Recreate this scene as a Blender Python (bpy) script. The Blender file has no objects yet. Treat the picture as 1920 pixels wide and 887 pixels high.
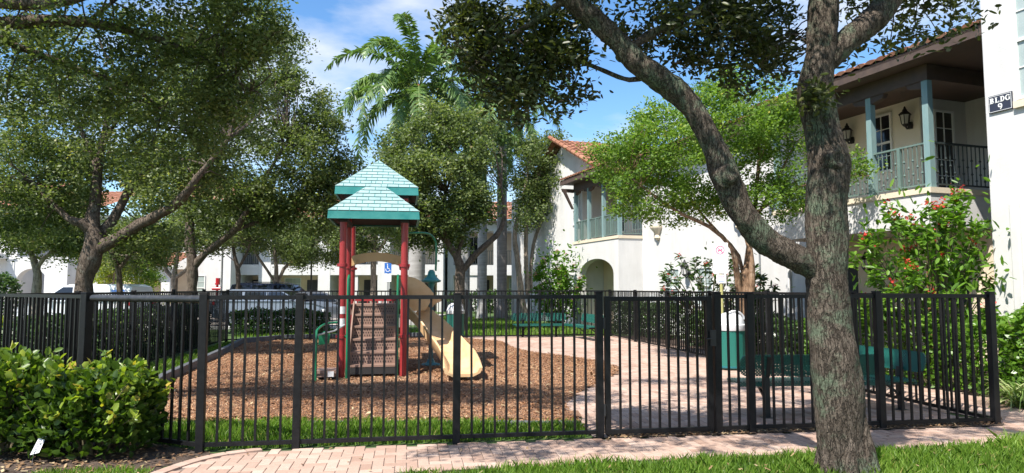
import bpy, bmesh, math, random
import numpy as np
from mathutils import Vector, Matrix, noise as mnoise
R = math.radians
PI = math.pi
scene = bpy.context.scene
col = scene.collection

# ------------------------------------------------------------------ camera
FPX, CAMH = 1290.0, 1.57
PITCH = math.atan(97 / FPX)
cam_d = bpy.data.cameras.new('camera')
cam = bpy.data.objects.new('camera', cam_d)
col.objects.link(cam)
cam_d.sensor_width = 36.0
cam_d.lens = 36.0 * FPX / 1920.0
cam_d.clip_start, cam_d.clip_end = 0.05, 2000
cam.location = (0, 0, CAMH)
cam.rotation_euler = (PI / 2 + PITCH, 0, 0)
scene.camera = cam

# ------------------------------------------------------------------ sky and sun
SUN_EL, SUN_DIR = R(55), Vector((-0.64, -0.77, 0)).normalized()      # horizontal direction towards the sun
world = bpy.data.worlds.new('World')
scene.world = world
world.use_nodes = True
wn, wl = world.node_tree.nodes, world.node_tree.links
wn.clear()
w_out = wn.new('ShaderNodeOutputWorld')
w_bg = wn.new('ShaderNodeBackground')
w_bg.inputs['Strength'].default_value = 0.125
sky = wn.new('ShaderNodeTexSky')
sky.sky_type = 'NISHITA'
sky.sun_disc = False
sky.sun_elevation = SUN_EL
sky.sun_rotation = math.atan2(SUN_DIR.x, SUN_DIR.y)
sky.air_density, sky.dust_density, sky.ozone_density = 1.0, 0.25, 2.6
tc = wn.new('ShaderNodeTexCoord')
mp = wn.new('ShaderNodeMapping')
mp.inputs['Scale'].default_value = (2.2, 2.2, 6.0)
mp.inputs['Location'].default_value = (0.35, 0.2, 0.15)
cn = wn.new('ShaderNodeTexNoise')
cn.inputs['Scale'].default_value = 1.5
cn.inputs['Detail'].default_value = 7
cn.inputs['Roughness'].default_value = 0.55
cr = wn.new('ShaderNodeValToRGB')
cr.color_ramp.elements[0].position, cr.color_ramp.elements[1].position = 0.46, 0.74
mixc = wn.new('ShaderNodeMixRGB')
mixc.inputs['Color2'].default_value = (4.6, 4.75, 5.0, 1)
hs = wn.new('ShaderNodeHueSaturation')
hs.inputs['Saturation'].default_value = 1.2
wl.new(tc.outputs['Generated'], mp.inputs['Vector'])
wl.new(mp.outputs['Vector'], cn.inputs['Vector'])
wl.new(cn.outputs['Fac'], cr.inputs['Fac'])
wl.new(cr.outputs['Color'], mixc.inputs['Fac'])
wl.new(sky.outputs['Color'], hs.inputs['Color'])
wl.new(hs.outputs['Color'], mixc.inputs['Color1'])
wl.new(mixc.outputs['Color'], w_bg.inputs['Color'])
wl.new(w_bg.outputs['Background'], w_out.inputs['Surface'])
sun_d = bpy.data.lights.new('sun', 'SUN')
sun_d.energy = 5.0
sun_d.angle = R(0.53)
sun_d.color = (1.0, 0.95, 0.87)
sun = bpy.data.objects.new('sun', sun_d)
col.objects.link(sun)
to_sun = Vector((SUN_DIR.x * math.cos(SUN_EL), SUN_DIR.y * math.cos(SUN_EL), math.sin(SUN_EL)))
sun.rotation_euler = to_sun.to_track_quat('Z', 'Y').to_euler()
scene.view_settings.view_transform = 'Standard'
scene.view_settings.look = 'None'
scene.view_settings.gamma = 1
scene.view_settings.exposure = 0.92
scene.render.engine = 'CYCLES'
try:
    scene.cycles.max_bounces = 8
    scene.cycles.transparent_max_bounces = 12
    scene.cycles.use_denoising = True
except Exception:
    pass

# ------------------------------------------------------------------ measuring helpers
CT, ST = math.cos(PITCH), math.sin(PITCH)
def ray(px, py):
    u, v = (px - 960) / FPX, (443.5 - py) / FPX
    return Vector((u, CT - v * ST, ST + v * CT))
def G(px, py, z=0.0):
    r = ray(px, py)
    t = (z - CAMH) / r.z
    return Vector((r.x * t, r.y * t, z))
def at(px, py, Y):
    r = ray(px, py)
    t = Y / r.y
    return Vector((r.x * t, Y, CAMH + r.z * t))

# ------------------------------------------------------------------ materials
def nd(nt, kind, **kw):
    n = nt.nodes.new(kind)
    for k, v in kw.items():
        n.inputs[k].default_value = v
    return n
def c4(c):
    return (c[0], c[1], c[2], 1.0)
def mat(name, c1, c2=None, scale=6.0, rough=0.6, bump=0.0, bscale=60.0, metal=0.0, spec=0.5, stretch=None, c3=None, bdist=0.01, detail=6, streak=0.0):
    m = bpy.data.materials.new(name)
    m.use_nodes = True
    nt = m.node_tree
    b = nt.nodes['Principled BSDF']
    b.inputs['Roughness'].default_value = rough
    b.inputs['Metallic'].default_value = metal
    b.inputs['Specular IOR Level'].default_value = spec
    b.inputs['Base Color'].default_value = c4(c1)
    t = nt.nodes.new('ShaderNodeTexCoord')
    mpp = nt.nodes.new('ShaderNodeMapping')
    nt.links.new(t.outputs['Object'], mpp.inputs['Vector'])
    if stretch:
        mpp.inputs['Scale'].default_value = stretch
    if c2:
        n = nd(nt, 'ShaderNodeTexNoise', Scale=scale, Detail=detail, Roughness=0.6)
        r = nt.nodes.new('ShaderNodeValToRGB')
        r.color_ramp.elements[0].position, r.color_ramp.elements[1].position = 0.32, 0.68
        r.color_ramp.elements[0].color, r.color_ramp.elements[1].color = c4(c1), c4(c2)
        if c3:
            e = r.color_ramp.elements.new(0.85)
            e.color = c4(c3)
        nt.links.new(mpp.outputs['Vector'], n.inputs['Vector'])
        nt.links.new(n.outputs['Fac'], r.inputs['Fac'])
        csrc = r.outputs['Color']
        if streak:
            # rain streaks and weathering, running down the wall
            ms_ = nt.nodes.new('ShaderNodeMapping')
            ms_.inputs['Scale'].default_value = (1.3, 1.3, 0.2)
            ns = nd(nt, 'ShaderNodeTexNoise', Scale=1.6, Detail=8, Roughness=0.7)
            rs = nt.nodes.new('ShaderNodeMapRange')
            rs.inputs['From Min'].default_value, rs.inputs['From Max'].default_value = 0.3, 0.62
            rs.inputs['To Min'].default_value, rs.inputs['To Max'].default_value = 1.0 - streak, 1.0
            mxs = nt.nodes.new('ShaderNodeMixRGB')
            mxs.blend_type = 'MULTIPLY'
            mxs.inputs['Fac'].default_value = 1
            nt.links.new(t.outputs['Object'], ms_.inputs['Vector'])
            nt.links.new(ms_.outputs['Vector'], ns.inputs['Vector'])
            nt.links.new(ns.outputs['Fac'], rs.inputs['Value'])
            nt.links.new(csrc, mxs.inputs['Color1'])
            nt.links.new(rs.outputs['Result'], mxs.inputs['Color2'])
            csrc = mxs.outputs['Color']
        nt.links.new(csrc, b.inputs['Base Color'])
        rr = nt.nodes.new('ShaderNodeMapRange')
        rr.inputs['To Min'].default_value = max(0.02, rough - 0.08)
        rr.inputs['To Max'].default_value = min(1, rough + 0.1)
        nt.links.new(n.outputs['Fac'], rr.inputs['Value'])
        nt.links.new(rr.outputs['Result'], b.inputs['Roughness'])
    if bump:
        n2 = nd(nt, 'ShaderNodeTexNoise', Scale=bscale, Detail=5, Roughness=0.65)
        bp = nd(nt, 'ShaderNodeBump', Strength=bump, Distance=bdist)
        nt.links.new(mpp.outputs['Vector'], n2.inputs['Vector'])
        nt.links.new(n2.outputs['Fac'], bp.inputs['Height'])
        nt.links.new(bp.outputs['Normal'], b.inputs['Normal'])
    return m
def tint_mat(name, stops, rough=0.5, spec=0.4, transl=0.0, tcol=None, nscale=0.0):
    """colour chosen per face from the 'tint' attribute; optional leaf translucency"""
    m = bpy.data.materials.new(name)
    m.use_nodes = True
    nt = m.node_tree
    b = nt.nodes['Principled BSDF']
    out = nt.nodes['Material Output']
    b.inputs['Roughness'].default_value = rough
    b.inputs['Specular IOR Level'].default_value = spec
    a = nt.nodes.new('ShaderNodeAttribute')
    a.attribute_name = 'tint'
    r = nt.nodes.new('ShaderNodeValToRGB')
    els = r.color_ramp.elements
    els[0].position, els[0].color = stops[0][0], c4(stops[0][1])
    els[1].position, els[1].color = stops[-1][0], c4(stops[-1][1])
    for p, c in stops[1:-1]:
        e = els.new(p)
        e.color = c4(c)
    nt.links.new(a.outputs['Fac'], r.inputs['Fac'])
    csrc = r.outputs['Color']
    if nscale:
        t = nt.nodes.new('ShaderNodeTexCoord')
        n = nd(nt, 'ShaderNodeTexNoise', Scale=nscale, Detail=6, Roughness=0.7)
        nt.links.new(t.outputs['Object'], n.inputs['Vector'])
        mr = nt.nodes.new('ShaderNodeMapRange')
        mr.inputs['To Min'].default_value, mr.inputs['To Max'].default_value = 0.72, 1.22
        nt.links.new(n.outputs['Fac'], mr.inputs['Value'])
        mx = nt.nodes.new('ShaderNodeMixRGB')
        mx.blend_type = 'MULTIPLY'
        mx.inputs['Fac'].default_value = 1
        nt.links.new(csrc, mx.inputs['Color1'])
        nt.links.new(mr.outputs['Result'], mx.inputs['Color2'])
        csrc = mx.outputs['Color']
        bp = nd(nt, 'ShaderNodeBump', Strength=0.25, Distance=0.004)
        nt.links.new(n.outputs['Fac'], bp.inputs['Height'])
        nt.links.new(bp.outputs['Normal'], b.inputs['Normal'])
    nt.links.new(csrc, b.inputs['Base Color'])
    if transl:
        tr = nt.nodes.new('ShaderNodeBsdfTranslucent')
        mx = nt.nodes.new('ShaderNodeMixRGB')
        mx.blend_type = 'MULTIPLY'
        mx.inputs['Fac'].default_value = 1
        mx.inputs['Color2'].default_value = c4(tcol or (1.5, 1.6, 0.6))
        nt.links.new(csrc, mx.inputs['Color1'])
        nt.links.new(mx.outputs['Color'], tr.inputs['Color'])
        ms = nt.nodes.new('ShaderNodeMixShader')
        ms.inputs['Fac'].default_value = transl
        nt.links.new(b.outputs['BSDF'], ms.inputs[1])
        nt.links.new(tr.outputs['BSDF'], ms.inputs[2])
        nt.links.new(ms.outputs['Shader'], out.inputs['Surface'])
    return m
def bark_mat(name, dark, light, lichen=None, sc=22.0, zs=0.25, bump=0.8, lichen_at=0.56):
    """grey-brown bark: meandering vertical fissures from stretched noise, plates of mixed tone, lichen patches"""
    m = bpy.data.materials.new(name)
    m.use_nodes = True
    nt = m.node_tree
    b = nt.nodes['Principled BSDF']
    b.inputs['Roughness'].default_value = 0.92
    b.inputs['Specular IOR Level'].default_value = 0.15
    t = nt.nodes.new('ShaderNodeTexCoord')
    def fissure(scale, zst, width):
        mpp = nt.nodes.new('ShaderNodeMapping')
        mpp.inputs['Scale'].default_value = (scale, scale, scale * zst)
        nt.links.new(t.outputs['Object'], mpp.inputs['Vector'])
        n = nd(nt, 'ShaderNodeTexNoise', Scale=1.0, Detail=3.0, Roughness=0.55, Distortion=0.35)
        nt.links.new(mpp.outputs['Vector'], n.inputs['Vector'])
        s1 = nt.nodes.new('ShaderNodeMath')
        s1.operation = 'SUBTRACT'
        s1.inputs[1].default_value = 0.5
        nt.links.new(n.outputs['Fac'], s1.inputs[0])
        s2 = nt.nodes.new('ShaderNodeMath')
        s2.operation = 'ABSOLUTE'
        nt.links.new(s1.outputs['Value'], s2.inputs[0])
        r = nt.nodes.new('ShaderNodeMapRange')
        r.interpolation_type = 'SMOOTHSTEP'
        r.inputs['From Max'].default_value = width
        nt.links.new(s2.outputs['Value'], r.inputs['Value'])
        return r.outputs['Result']
    f1, f2 = fissure(sc, zs, 0.055), fissure(sc * 2.1, zs * 1.7, 0.05)
    n2 = nd(nt, 'ShaderNodeTexNoise', Scale=7.0, Detail=9, Roughness=0.75)
    nt.links.new(t.outputs['Object'], n2.inputs['Vector'])
    rc = nt.nodes.new('ShaderNodeValToRGB')
    rc.color_ramp.elements[0].position, rc.color_ramp.elements[1].position = 0.32, 0.70
    rc.color_ramp.elements[0].color, rc.color_ramp.elements[1].color = c4(dark), c4(light)
    nt.links.new(n2.outputs['Fac'], rc.inputs['Fac'])
    csrc = rc.outputs['Color']
    if lichen:
        n3 = nd(nt, 'ShaderNodeTexNoise', Scale=2.6, Detail=10, Roughness=0.74)
        nt.links.new(t.outputs['Object'], n3.inputs['Vector'])
        rl = nt.nodes.new('ShaderNodeValToRGB')
        rl.color_ramp.elements[0].position, rl.color_ramp.elements[1].position = lichen_at, lichen_at + 0.10
        nt.links.new(n3.outputs['Fac'], rl.inputs['Fac'])
        mx = nt.nodes.new('ShaderNodeMixRGB')
        mx.inputs['Color2'].default_value = c4(lichen)
        nt.links.new(rl.outputs['Color'], mx.inputs['Fac'])
        nt.links.new(csrc, mx.inputs['Color1'])
        csrc = mx.outputs['Color']
    mk = nt.nodes.new('ShaderNodeMixRGB')
    mk.inputs['Color1'].default_value = c4([x * 0.55 for x in dark])
    mxf = nt.nodes.new('ShaderNodeMapRange')
    mxf.inputs['To Min'].default_value = 0.25
    nt.links.new(f1, mxf.inputs['Value'])
    nt.links.new(mxf.outputs['Result'], mk.inputs['Fac'])
    nt.links.new(csrc, mk.inputs['Color2'])
    nt.links.new(mk.outputs['Color'], b.inputs['Base Color'])
    n4 = nd(nt, 'ShaderNodeTexNoise', Scale=60.0, Detail=5, Roughness=0.7)
    nt.links.new(t.outputs['Object'], n4.inputs['Vector'])
    m1 = nt.nodes.new('ShaderNodeMath')
    m1.operation = 'MULTIPLY_ADD'
    m1.inputs[1].default_value = 0.4
    nt.links.new(f2, m1.inputs[0])
    nt.links.new(f1, m1.inputs[2])
    m2 = nt.nodes.new('ShaderNodeMath')
    m2.operation = 'MULTIPLY_ADD'
    m2.inputs[1].default_value = 0.5
    nt.links.new(n4.outputs['Fac'], m2.inputs[0])
    nt.links.new(m1.outputs['Value'], m2.inputs[2])
    bp = nd(nt, 'ShaderNodeBump', Strength=bump, Distance=0.018)
    nt.links.new(m2.outputs['Value'], bp.inputs['Height'])
    nt.links.new(bp.outputs['Normal'], b.inputs['Normal'])
    return m
def perforated(name, c, pitch=0.026, hole=0.36, rough=0.4):
    """coated expanded metal: round holes in object space, staggered"""
    m = bpy.data.materials.new(name)
    m.use_nodes = True
    nt = m.node_tree
    b = nt.nodes['Principled BSDF']
    out = nt.nodes['Material Output']
    b.inputs['Base Color'].default_value = c4(c)
    b.inputs['Roughness'].default_value = rough
    t = nt.nodes.new('ShaderNodeUVMap')
    mpp = nt.nodes.new('ShaderNodeMapping')
    mpp.inputs['Rotation'].default_value = (0, 0, R(45))
    mpp.inputs['Scale'].default_value = (1 / pitch, 1 / pitch, 1)
    nt.links.new(t.outputs['UV'], mpp.inputs['Vector'])
    v = nt.nodes.new('ShaderNodeTexVoronoi')
    v.voronoi_dimensions = '2D'
    v.inputs['Scale'].default_value = 1
    v.inputs['Randomness'].default_value = 0
    nt.links.new(mpp.outputs['Vector'], v.inputs['Vector'])
    cmp_ = nt.nodes.new('ShaderNodeMath')
    cmp_.operation = 'LESS_THAN'
    cmp_.inputs[1].default_value = hole
    nt.links.new(v.outputs['Distance'], cmp_.inputs[0])
    tr = nt.nodes.new('ShaderNodeBsdfTransparent')
    ms = nt.nodes.new('ShaderNodeMixShader')
    nt.links.new(cmp_.outputs['Value'], ms.inputs['Fac'])
    nt.links.new(b.outputs['BSDF'], ms.inputs[1])
    nt.links.new(tr.outputs['BSDF'], ms.inputs[2])
    nt.links.new(ms.outputs['Shader'], out.inputs['Surface'])
    return m

M = {}
M['stucco'] = mat('white_stucco', (0.58, 0.57, 0.555), (0.65, 0.64, 0.625), 1.3, 0.88, 0.35, 38, spec=0.2, bdist=0.010, streak=0.13)
M['cream'] = mat('cream_stucco', (0.62, 0.53, 0.40), (0.70, 0.61, 0.47), 2.0, 0.85, 0.3, 40, spec=0.25)
M['beige'] = mat('beige_stucco', (0.66, 0.54, 0.40), (0.73, 0.61, 0.46), 2.0, 0.85, 0.3, 40, spec=0.25)
M['grey_stucco'] = mat('pale_stucco', (0.70, 0.71, 0.73), (0.75, 0.76, 0.77), 2.0, 0.85, 0.3, 40, spec=0.25)
M['cream_light'] = mat('pale_cream_stucco', (0.74, 0.69, 0.60), (0.80, 0.75, 0.66), 2.0, 0.85, 0.3, 40, spec=0.2)
M['tile'] = tint_mat('terracotta_tile', [(0, (0.17, 0.075, 0.048)), (0.5, (0.29, 0.135, 0.085)), (0.85, (0.36, 0.19, 0.125)), (1, (0.38, 0.28, 0.21))], 0.85, 0.15, nscale=14)
M['brown'] = mat('dark_brown_wood', (0.055, 0.035, 0.028), (0.085, 0.055, 0.042), 5, 0.7, 0.2, 30)
M['rail_green'] = mat('grey_green_railing', (0.10, 0.155, 0.14), (0.13, 0.19, 0.17), 8, 0.55)
M['post_blue'] = mat('weathered_blue_post', (0.15, 0.25, 0.26), (0.21, 0.30, 0.29), 4, 0.7, 0.2, 30, c3=(0.36, 0.27, 0.15), stretch=(3, 3, 0.6))
M['glass'] = mat('window_glass', (0.012, 0.015, 0.02), rough=0.06, spec=0.7)
M['blind'] = mat('window_blind', (0.30, 0.36, 0.35), (0.36, 0.42, 0.41), 3, 0.4, spec=0.6)
M['white_frame'] = mat('white_frame', (0.78, 0.78, 0.77), (0.7, 0.7, 0.69), 6, 0.5)
M['black_iron'] = mat('black_iron', (0.012, 0.012, 0.013), (0.02, 0.02, 0.021), 10, 0.5)
M['fence'] = mat('black_fence_paint', (0.006, 0.006, 0.007), (0.012, 0.012, 0.013), 17, 0.45, 0.1, 90, spec=0.25, c3=(0.035, 0.034, 0.032))
M['fence_worn'] = mat('worn_black_rail', (0.014, 0.014, 0.016), (0.035, 0.036, 0.04), 14, 0.4, 0.15, 60, spec=0.6)
M['door_dark'] = mat('dark_door', (0.02, 0.02, 0.024), (0.03, 0.03, 0.034), 6, 0.5)
M['door_red'] = mat('dark_red_railing', (0.20, 0.03, 0.03), (0.26, 0.05, 0.04), 6, 0.6)
M['lamp_glass'] = mat('frosted_glass', (0.55, 0.55, 0.53), rough=0.25)
M['globe'] = mat('white_globe', (0.80, 0.81, 0.82), (0.74, 0.75, 0.77), 6, 0.3)
M['slate'] = mat('slate_sign_face', (0.022, 0.026, 0.045), (0.03, 0.034, 0.055), 8, 0.45)
M['letter'] = mat('white_lettering', (0.8, 0.8, 0.78), rough=0.5)
M['sign_white'] = mat('white_sign_sheet', (0.80, 0.77, 0.78), (0.76, 0.73, 0.74), 5, 0.4)
M['sign_red'] = mat('faded_red_print', (0.62, 0.10, 0.20), rough=0.5)
M['sign_grey'] = mat('faded_grey_print', (0.28, 0.28, 0.31), rough=0.5)
M['sign_blue'] = mat('blue_print', (0.02, 0.13, 0.48), rough=0.5)
M['sign_post'] = mat('yellow_green_post', (0.36, 0.34, 0.12), (0.42, 0.40, 0.17), 9, 0.5)
M['grey_metal'] = mat('grey_metal', (0.33, 0.34, 0.35), (0.40, 0.41, 0.42), 9, 0.4, metal=0.6)
M['red_post'] = mat('red_powder_coat', (0.25, 0.018, 0.021), (0.31, 0.03, 0.03), 3, 0.34, 0.05, 60)
M['collar'] = mat('red_collar', (0.28, 0.022, 0.026), rough=0.4)
M['teal'] = mat('teal_plastic', (0.016, 0.18, 0.175), (0.045, 0.25, 0.235), 5, 0.45, 0.06, 40)
M['teal_dark'] = mat('dark_teal_plastic', (0.012, 0.12, 0.15), (0.02, 0.16, 0.19), 3, 0.38)
M['shingle'] = mat('bleached_shingle', (0.21, 0.33, 0.33), (0.29, 0.41, 0.405), 5, 0.6, 0.1, 60, c3=(0.35, 0.44, 0.43), spec=0.3)
M['green_tube'] = mat('green_powder_coat', (0.008, 0.14, 0.065), (0.014, 0.19, 0.09), 4, 0.32)
M['tan'] = mat('tan_plastic', (0.56, 0.355, 0.18), (0.68, 0.46, 0.255), 6, 0.42, 0.08, 30)
M['tan_arch'] = mat('brown_tan_plastic', (0.44, 0.28, 0.13), (0.54, 0.36, 0.18), 3, 0.4)
M['step'] = mat('brown_coated_steel', (0.225, 0.14, 0.105), (0.29, 0.185, 0.145), 7, 0.5, 0.1, 60)
M['step_hole'] = mat('dark_perforation', (0.03, 0.018, 0.015), rough=0.7)
M['under'] = mat('dark_underside', (0.02, 0.018, 0.018), rough=0.7)
M['sticker'] = mat('white_sticker', (0.72, 0.72, 0.72), (0.62, 0.62, 0.62), 20, 0.5)
M['bench'] = perforated('teal_expanded_metal', (0.014, 0.120, 0.094), hole=0.31)
M['bin'] = perforated('teal_bin_mesh', (0.026, 0.19, 0.148), 0.022, 0.30)
M['bin_liner'] = mat('grey_liner', (0.05, 0.13, 0.11), rough=0.6)
M['lid'] = mat('grey_lid_plastic', (0.60, 0.61, 0.63), (0.68, 0.69, 0.70), 4, 0.34)
M['timber'] = mat('dark_grey_edging', (0.07, 0.075, 0.085), (0.11, 0.115, 0.125), 6, 0.6, 0.3, 50)
M['soil'] = mat('dark_soil', (0.050, 0.033, 0.024), (0.11, 0.075, 0.055), 7, 0.95, 0.9, 50, c3=(0.19, 0.14, 0.105), bdist=0.03)
M['lawn'] = mat('lawn_ground', (0.045, 0.085, 0.018), (0.075, 0.13, 0.03), 3, 0.95, 0.8, 60, bdist=0.03)
M['mulch'] = mat('wood_chip_ground', (0.17, 0.09, 0.052), (0.29, 0.165, 0.098), 50, 0.9, 1.0, 70, c3=(0.46, 0.31, 0.20), bdist=0.03)
M['joint'] = mat('sand_joint', (0.13, 0.10, 0.085), (0.20, 0.155, 0.13), 20, 0.95, 0.4, 80)
M['paver'] = tint_mat('pink_paver', [(0, (0.31, 0.20, 0.152)), (0.5, (0.405, 0.285, 0.226)), (1, (0.49, 0.37, 0.305))], 0.85, 0.25, nscale=26)
M['paver_red'] = tint_mat('red_paver', [(0, (0.30, 0.15, 0.12)), (0.5, (0.37, 0.20, 0.165)), (1, (0.43, 0.26, 0.22))], 0.85, 0.25, nscale=26)
M['road'] = mat('light_parking_pavers', (0.42, 0.37, 0.34), (0.52, 0.47, 0.43), 2, 0.9, 0.2, 40)
M['kerb'] = mat('concrete_kerb', (0.46, 0.45, 0.43), (0.55, 0.54, 0.51), 4, 0.9, 0.2, 50)
M['paint_white'] = mat('white_road_paint', (0.75, 0.75, 0.75), (0.66, 0.66, 0.66), 8, 0.7)
M['paint_blue'] = mat('blue_road_paint', (0.03, 0.16, 0.5), (0.05, 0.2, 0.52), 8, 0.7)
M['chip'] = tint_mat('wood_chip', [(0, (0.12, 0.052, 0.026)), (0.4, (0.29, 0.142, 0.072)), (0.75, (0.40, 0.225, 0.125)), (1, (0.52, 0.35, 0.22))], 0.88, 0.15)
M['litter'] = tint_mat('dry_leaf', [(0, (0.09, 0.05, 0.03)), (0.6, (0.24, 0.15, 0.08)), (1, (0.42, 0.33, 0.2))], 0.85, 0.2)
M['grass'] = tint_mat('grass_blade', [(0, (0.05, 0.105, 0.012)), (0.5, (0.115, 0.21, 0.024)), (0.9, (0.20, 0.31, 0.045)), (1, (0.34, 0.31, 0.11))], 0.5, 0.35, 0.35, (1.4, 1.7, 0.5))
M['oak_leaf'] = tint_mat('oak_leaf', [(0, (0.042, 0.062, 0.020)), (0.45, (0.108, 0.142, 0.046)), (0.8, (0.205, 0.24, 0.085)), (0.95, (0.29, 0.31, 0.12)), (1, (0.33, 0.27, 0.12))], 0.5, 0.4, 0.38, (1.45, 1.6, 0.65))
M['oak_leaf2'] = tint_mat('sunny_oak_leaf', [(0, (0.050, 0.076, 0.026)), (0.45, (0.122, 0.165, 0.056)), (0.8, (0.225, 0.27, 0.10)), (0.95, (0.30, 0.33, 0.14)), (1, (0.35, 0.29, 0.14))], 0.5, 0.4, 0.38, (1.45, 1.6, 0.65))  # lighter copy of oak_leaf, sunlit tone put into the colour
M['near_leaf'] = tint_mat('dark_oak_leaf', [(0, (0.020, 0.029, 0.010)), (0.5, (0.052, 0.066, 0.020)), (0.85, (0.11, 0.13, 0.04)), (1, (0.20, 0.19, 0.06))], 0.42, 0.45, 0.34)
M['lime_leaf'] = tint_mat('lime_leaf', [(0, (0.065, 0.125, 0.020)), (0.5, (0.145, 0.25, 0.042)), (0.85, (0.26, 0.37, 0.075)), (1, (0.40, 0.38, 0.07))], 0.5, 0.35, 0.45, (1.4, 1.5, 0.5))
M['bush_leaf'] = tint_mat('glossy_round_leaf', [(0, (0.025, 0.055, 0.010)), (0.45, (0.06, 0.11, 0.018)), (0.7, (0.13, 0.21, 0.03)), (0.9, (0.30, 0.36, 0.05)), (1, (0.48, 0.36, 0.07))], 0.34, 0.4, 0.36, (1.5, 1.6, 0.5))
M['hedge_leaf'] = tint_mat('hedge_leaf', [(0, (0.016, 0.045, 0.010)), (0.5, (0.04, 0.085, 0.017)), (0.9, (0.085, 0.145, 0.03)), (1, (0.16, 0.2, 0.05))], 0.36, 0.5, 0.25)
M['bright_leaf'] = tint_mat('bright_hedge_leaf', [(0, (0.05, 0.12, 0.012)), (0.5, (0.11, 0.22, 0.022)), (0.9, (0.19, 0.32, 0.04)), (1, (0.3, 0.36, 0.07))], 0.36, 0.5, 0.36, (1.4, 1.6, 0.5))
M['strap_leaf'] = tint_mat('striped_strap_leaf', [(0, (0.07, 0.14, 0.03)), (0.5, (0.17, 0.25, 0.07)), (1, (0.42, 0.44, 0.22))], 0.4, 0.4, 0.25)
M['yellow_leaf'] = tint_mat('yellow_green_leaf', [(0, (0.10, 0.16, 0.02)), (0.5, (0.22, 0.28, 0.03)), (1, (0.42, 0.40, 0.05))], 0.45, 0.4, 0.4, (1.4, 1.4, 0.5))
M['palm_leaf'] = tint_mat('palm_leaflet', [(0, (0.040, 0.092, 0.024)), (0.5, (0.098, 0.175, 0.050)), (0.9, (0.19, 0.28, 0.085)), (1, (0.26, 0.27, 0.09))], 0.38, 0.5, 0.25)
M['flower_red'] = tint_mat('red_flower', [(0, (0.5, 0.03, 0.03)), (1, (0.7, 0.10, 0.07))], 0.5, 0.3, 0.3, (1.2, 0.6, 0.6))
M['flower_pink'] = tint_mat('pink_flower', [(0, (0.6, 0.16, 0.25)), (1, (0.75, 0.36, 0.42))], 0.5, 0.3, 0.3, (1.2, 0.8, 0.8))
M['bark_near'] = bark_mat('furrowed_grey_bark', (0.080, 0.062, 0.048), (0.175, 0.142, 0.115), (0.130, 0.158, 0.108), 34, 0.24, 1.0, 0.495)
M['bark'] = bark_mat('oak_bark', (0.10, 0.075, 0.058), (0.24, 0.19, 0.15), (0.22, 0.22, 0.18), 22, 0.25, 0.9, 0.58)
M['bark_pale'] = bark_mat('smooth_pale_bark', (0.20, 0.155, 0.12), (0.38, 0.32, 0.26), None, 12, 0.15, 0.4)
M['bark_tan'] = bark_mat('tan_peeling_bark', (0.17, 0.10, 0.06), (0.34, 0.23, 0.15), (0.40, 0.31, 0.23), 12, 0.12, 0.4)
M['palm_bark'] = mat('ringed_palm_bark', (0.26, 0.25, 0.24), (0.38, 0.37, 0.36), 3, 0.85, 0.4, 14, stretch=(0.6, 0.6, 5))
M['palm_bark_dark'] = mat('brown_palm_bark', (0.20, 0.18, 0.175), (0.29, 0.265, 0.26), 3, 0.85, 0.4, 14, stretch=(0.6, 0.6, 5))
M['crownshaft'] = mat('green_crownshaft', (0.11, 0.17, 0.05), (0.17, 0.24, 0.08), 2, 0.45, stretch=(2, 2, 0.4))
M['sheath'] = mat('orange_fibre_sheath', (0.22, 0.10, 0.045), (0.34, 0.17, 0.08), 6, 0.9, 0.6, 40, stretch=(2, 2, 0.5))
M['stem'] = mat('green_stem', (0.10, 0.09, 0.045), (0.15, 0.12, 0.07), 8, 0.8)
M['silver'] = mat('silver_car_paint', (0.19, 0.23, 0.30), rough=0.28, metal=0.3, spec=0.6)
M['navy'] = mat('dark_blue_car_paint', (0.035, 0.045, 0.085), rough=0.2, metal=0.3, spec=0.7)
M['grey_paint'] = mat('grey_car_paint', (0.20, 0.21, 0.23), rough=0.24, metal=0.5)
M['white_paint'] = mat('white_van_paint', (0.74, 0.76, 0.79), rough=0.3)
M['tyre'] = mat('tyre_rubber', (0.014, 0.014, 0.015), rough=0.85)
M['rim'] = mat('alloy_rim', (0.45, 0.46, 0.48), rough=0.3, metal=0.8)
M['taillight'] = mat('red_lens', (0.35, 0.01, 0.02), rough=0.2)
M['headlight'] = mat('clear_lens', (0.6, 0.62, 0.65), rough=0.12)

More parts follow.
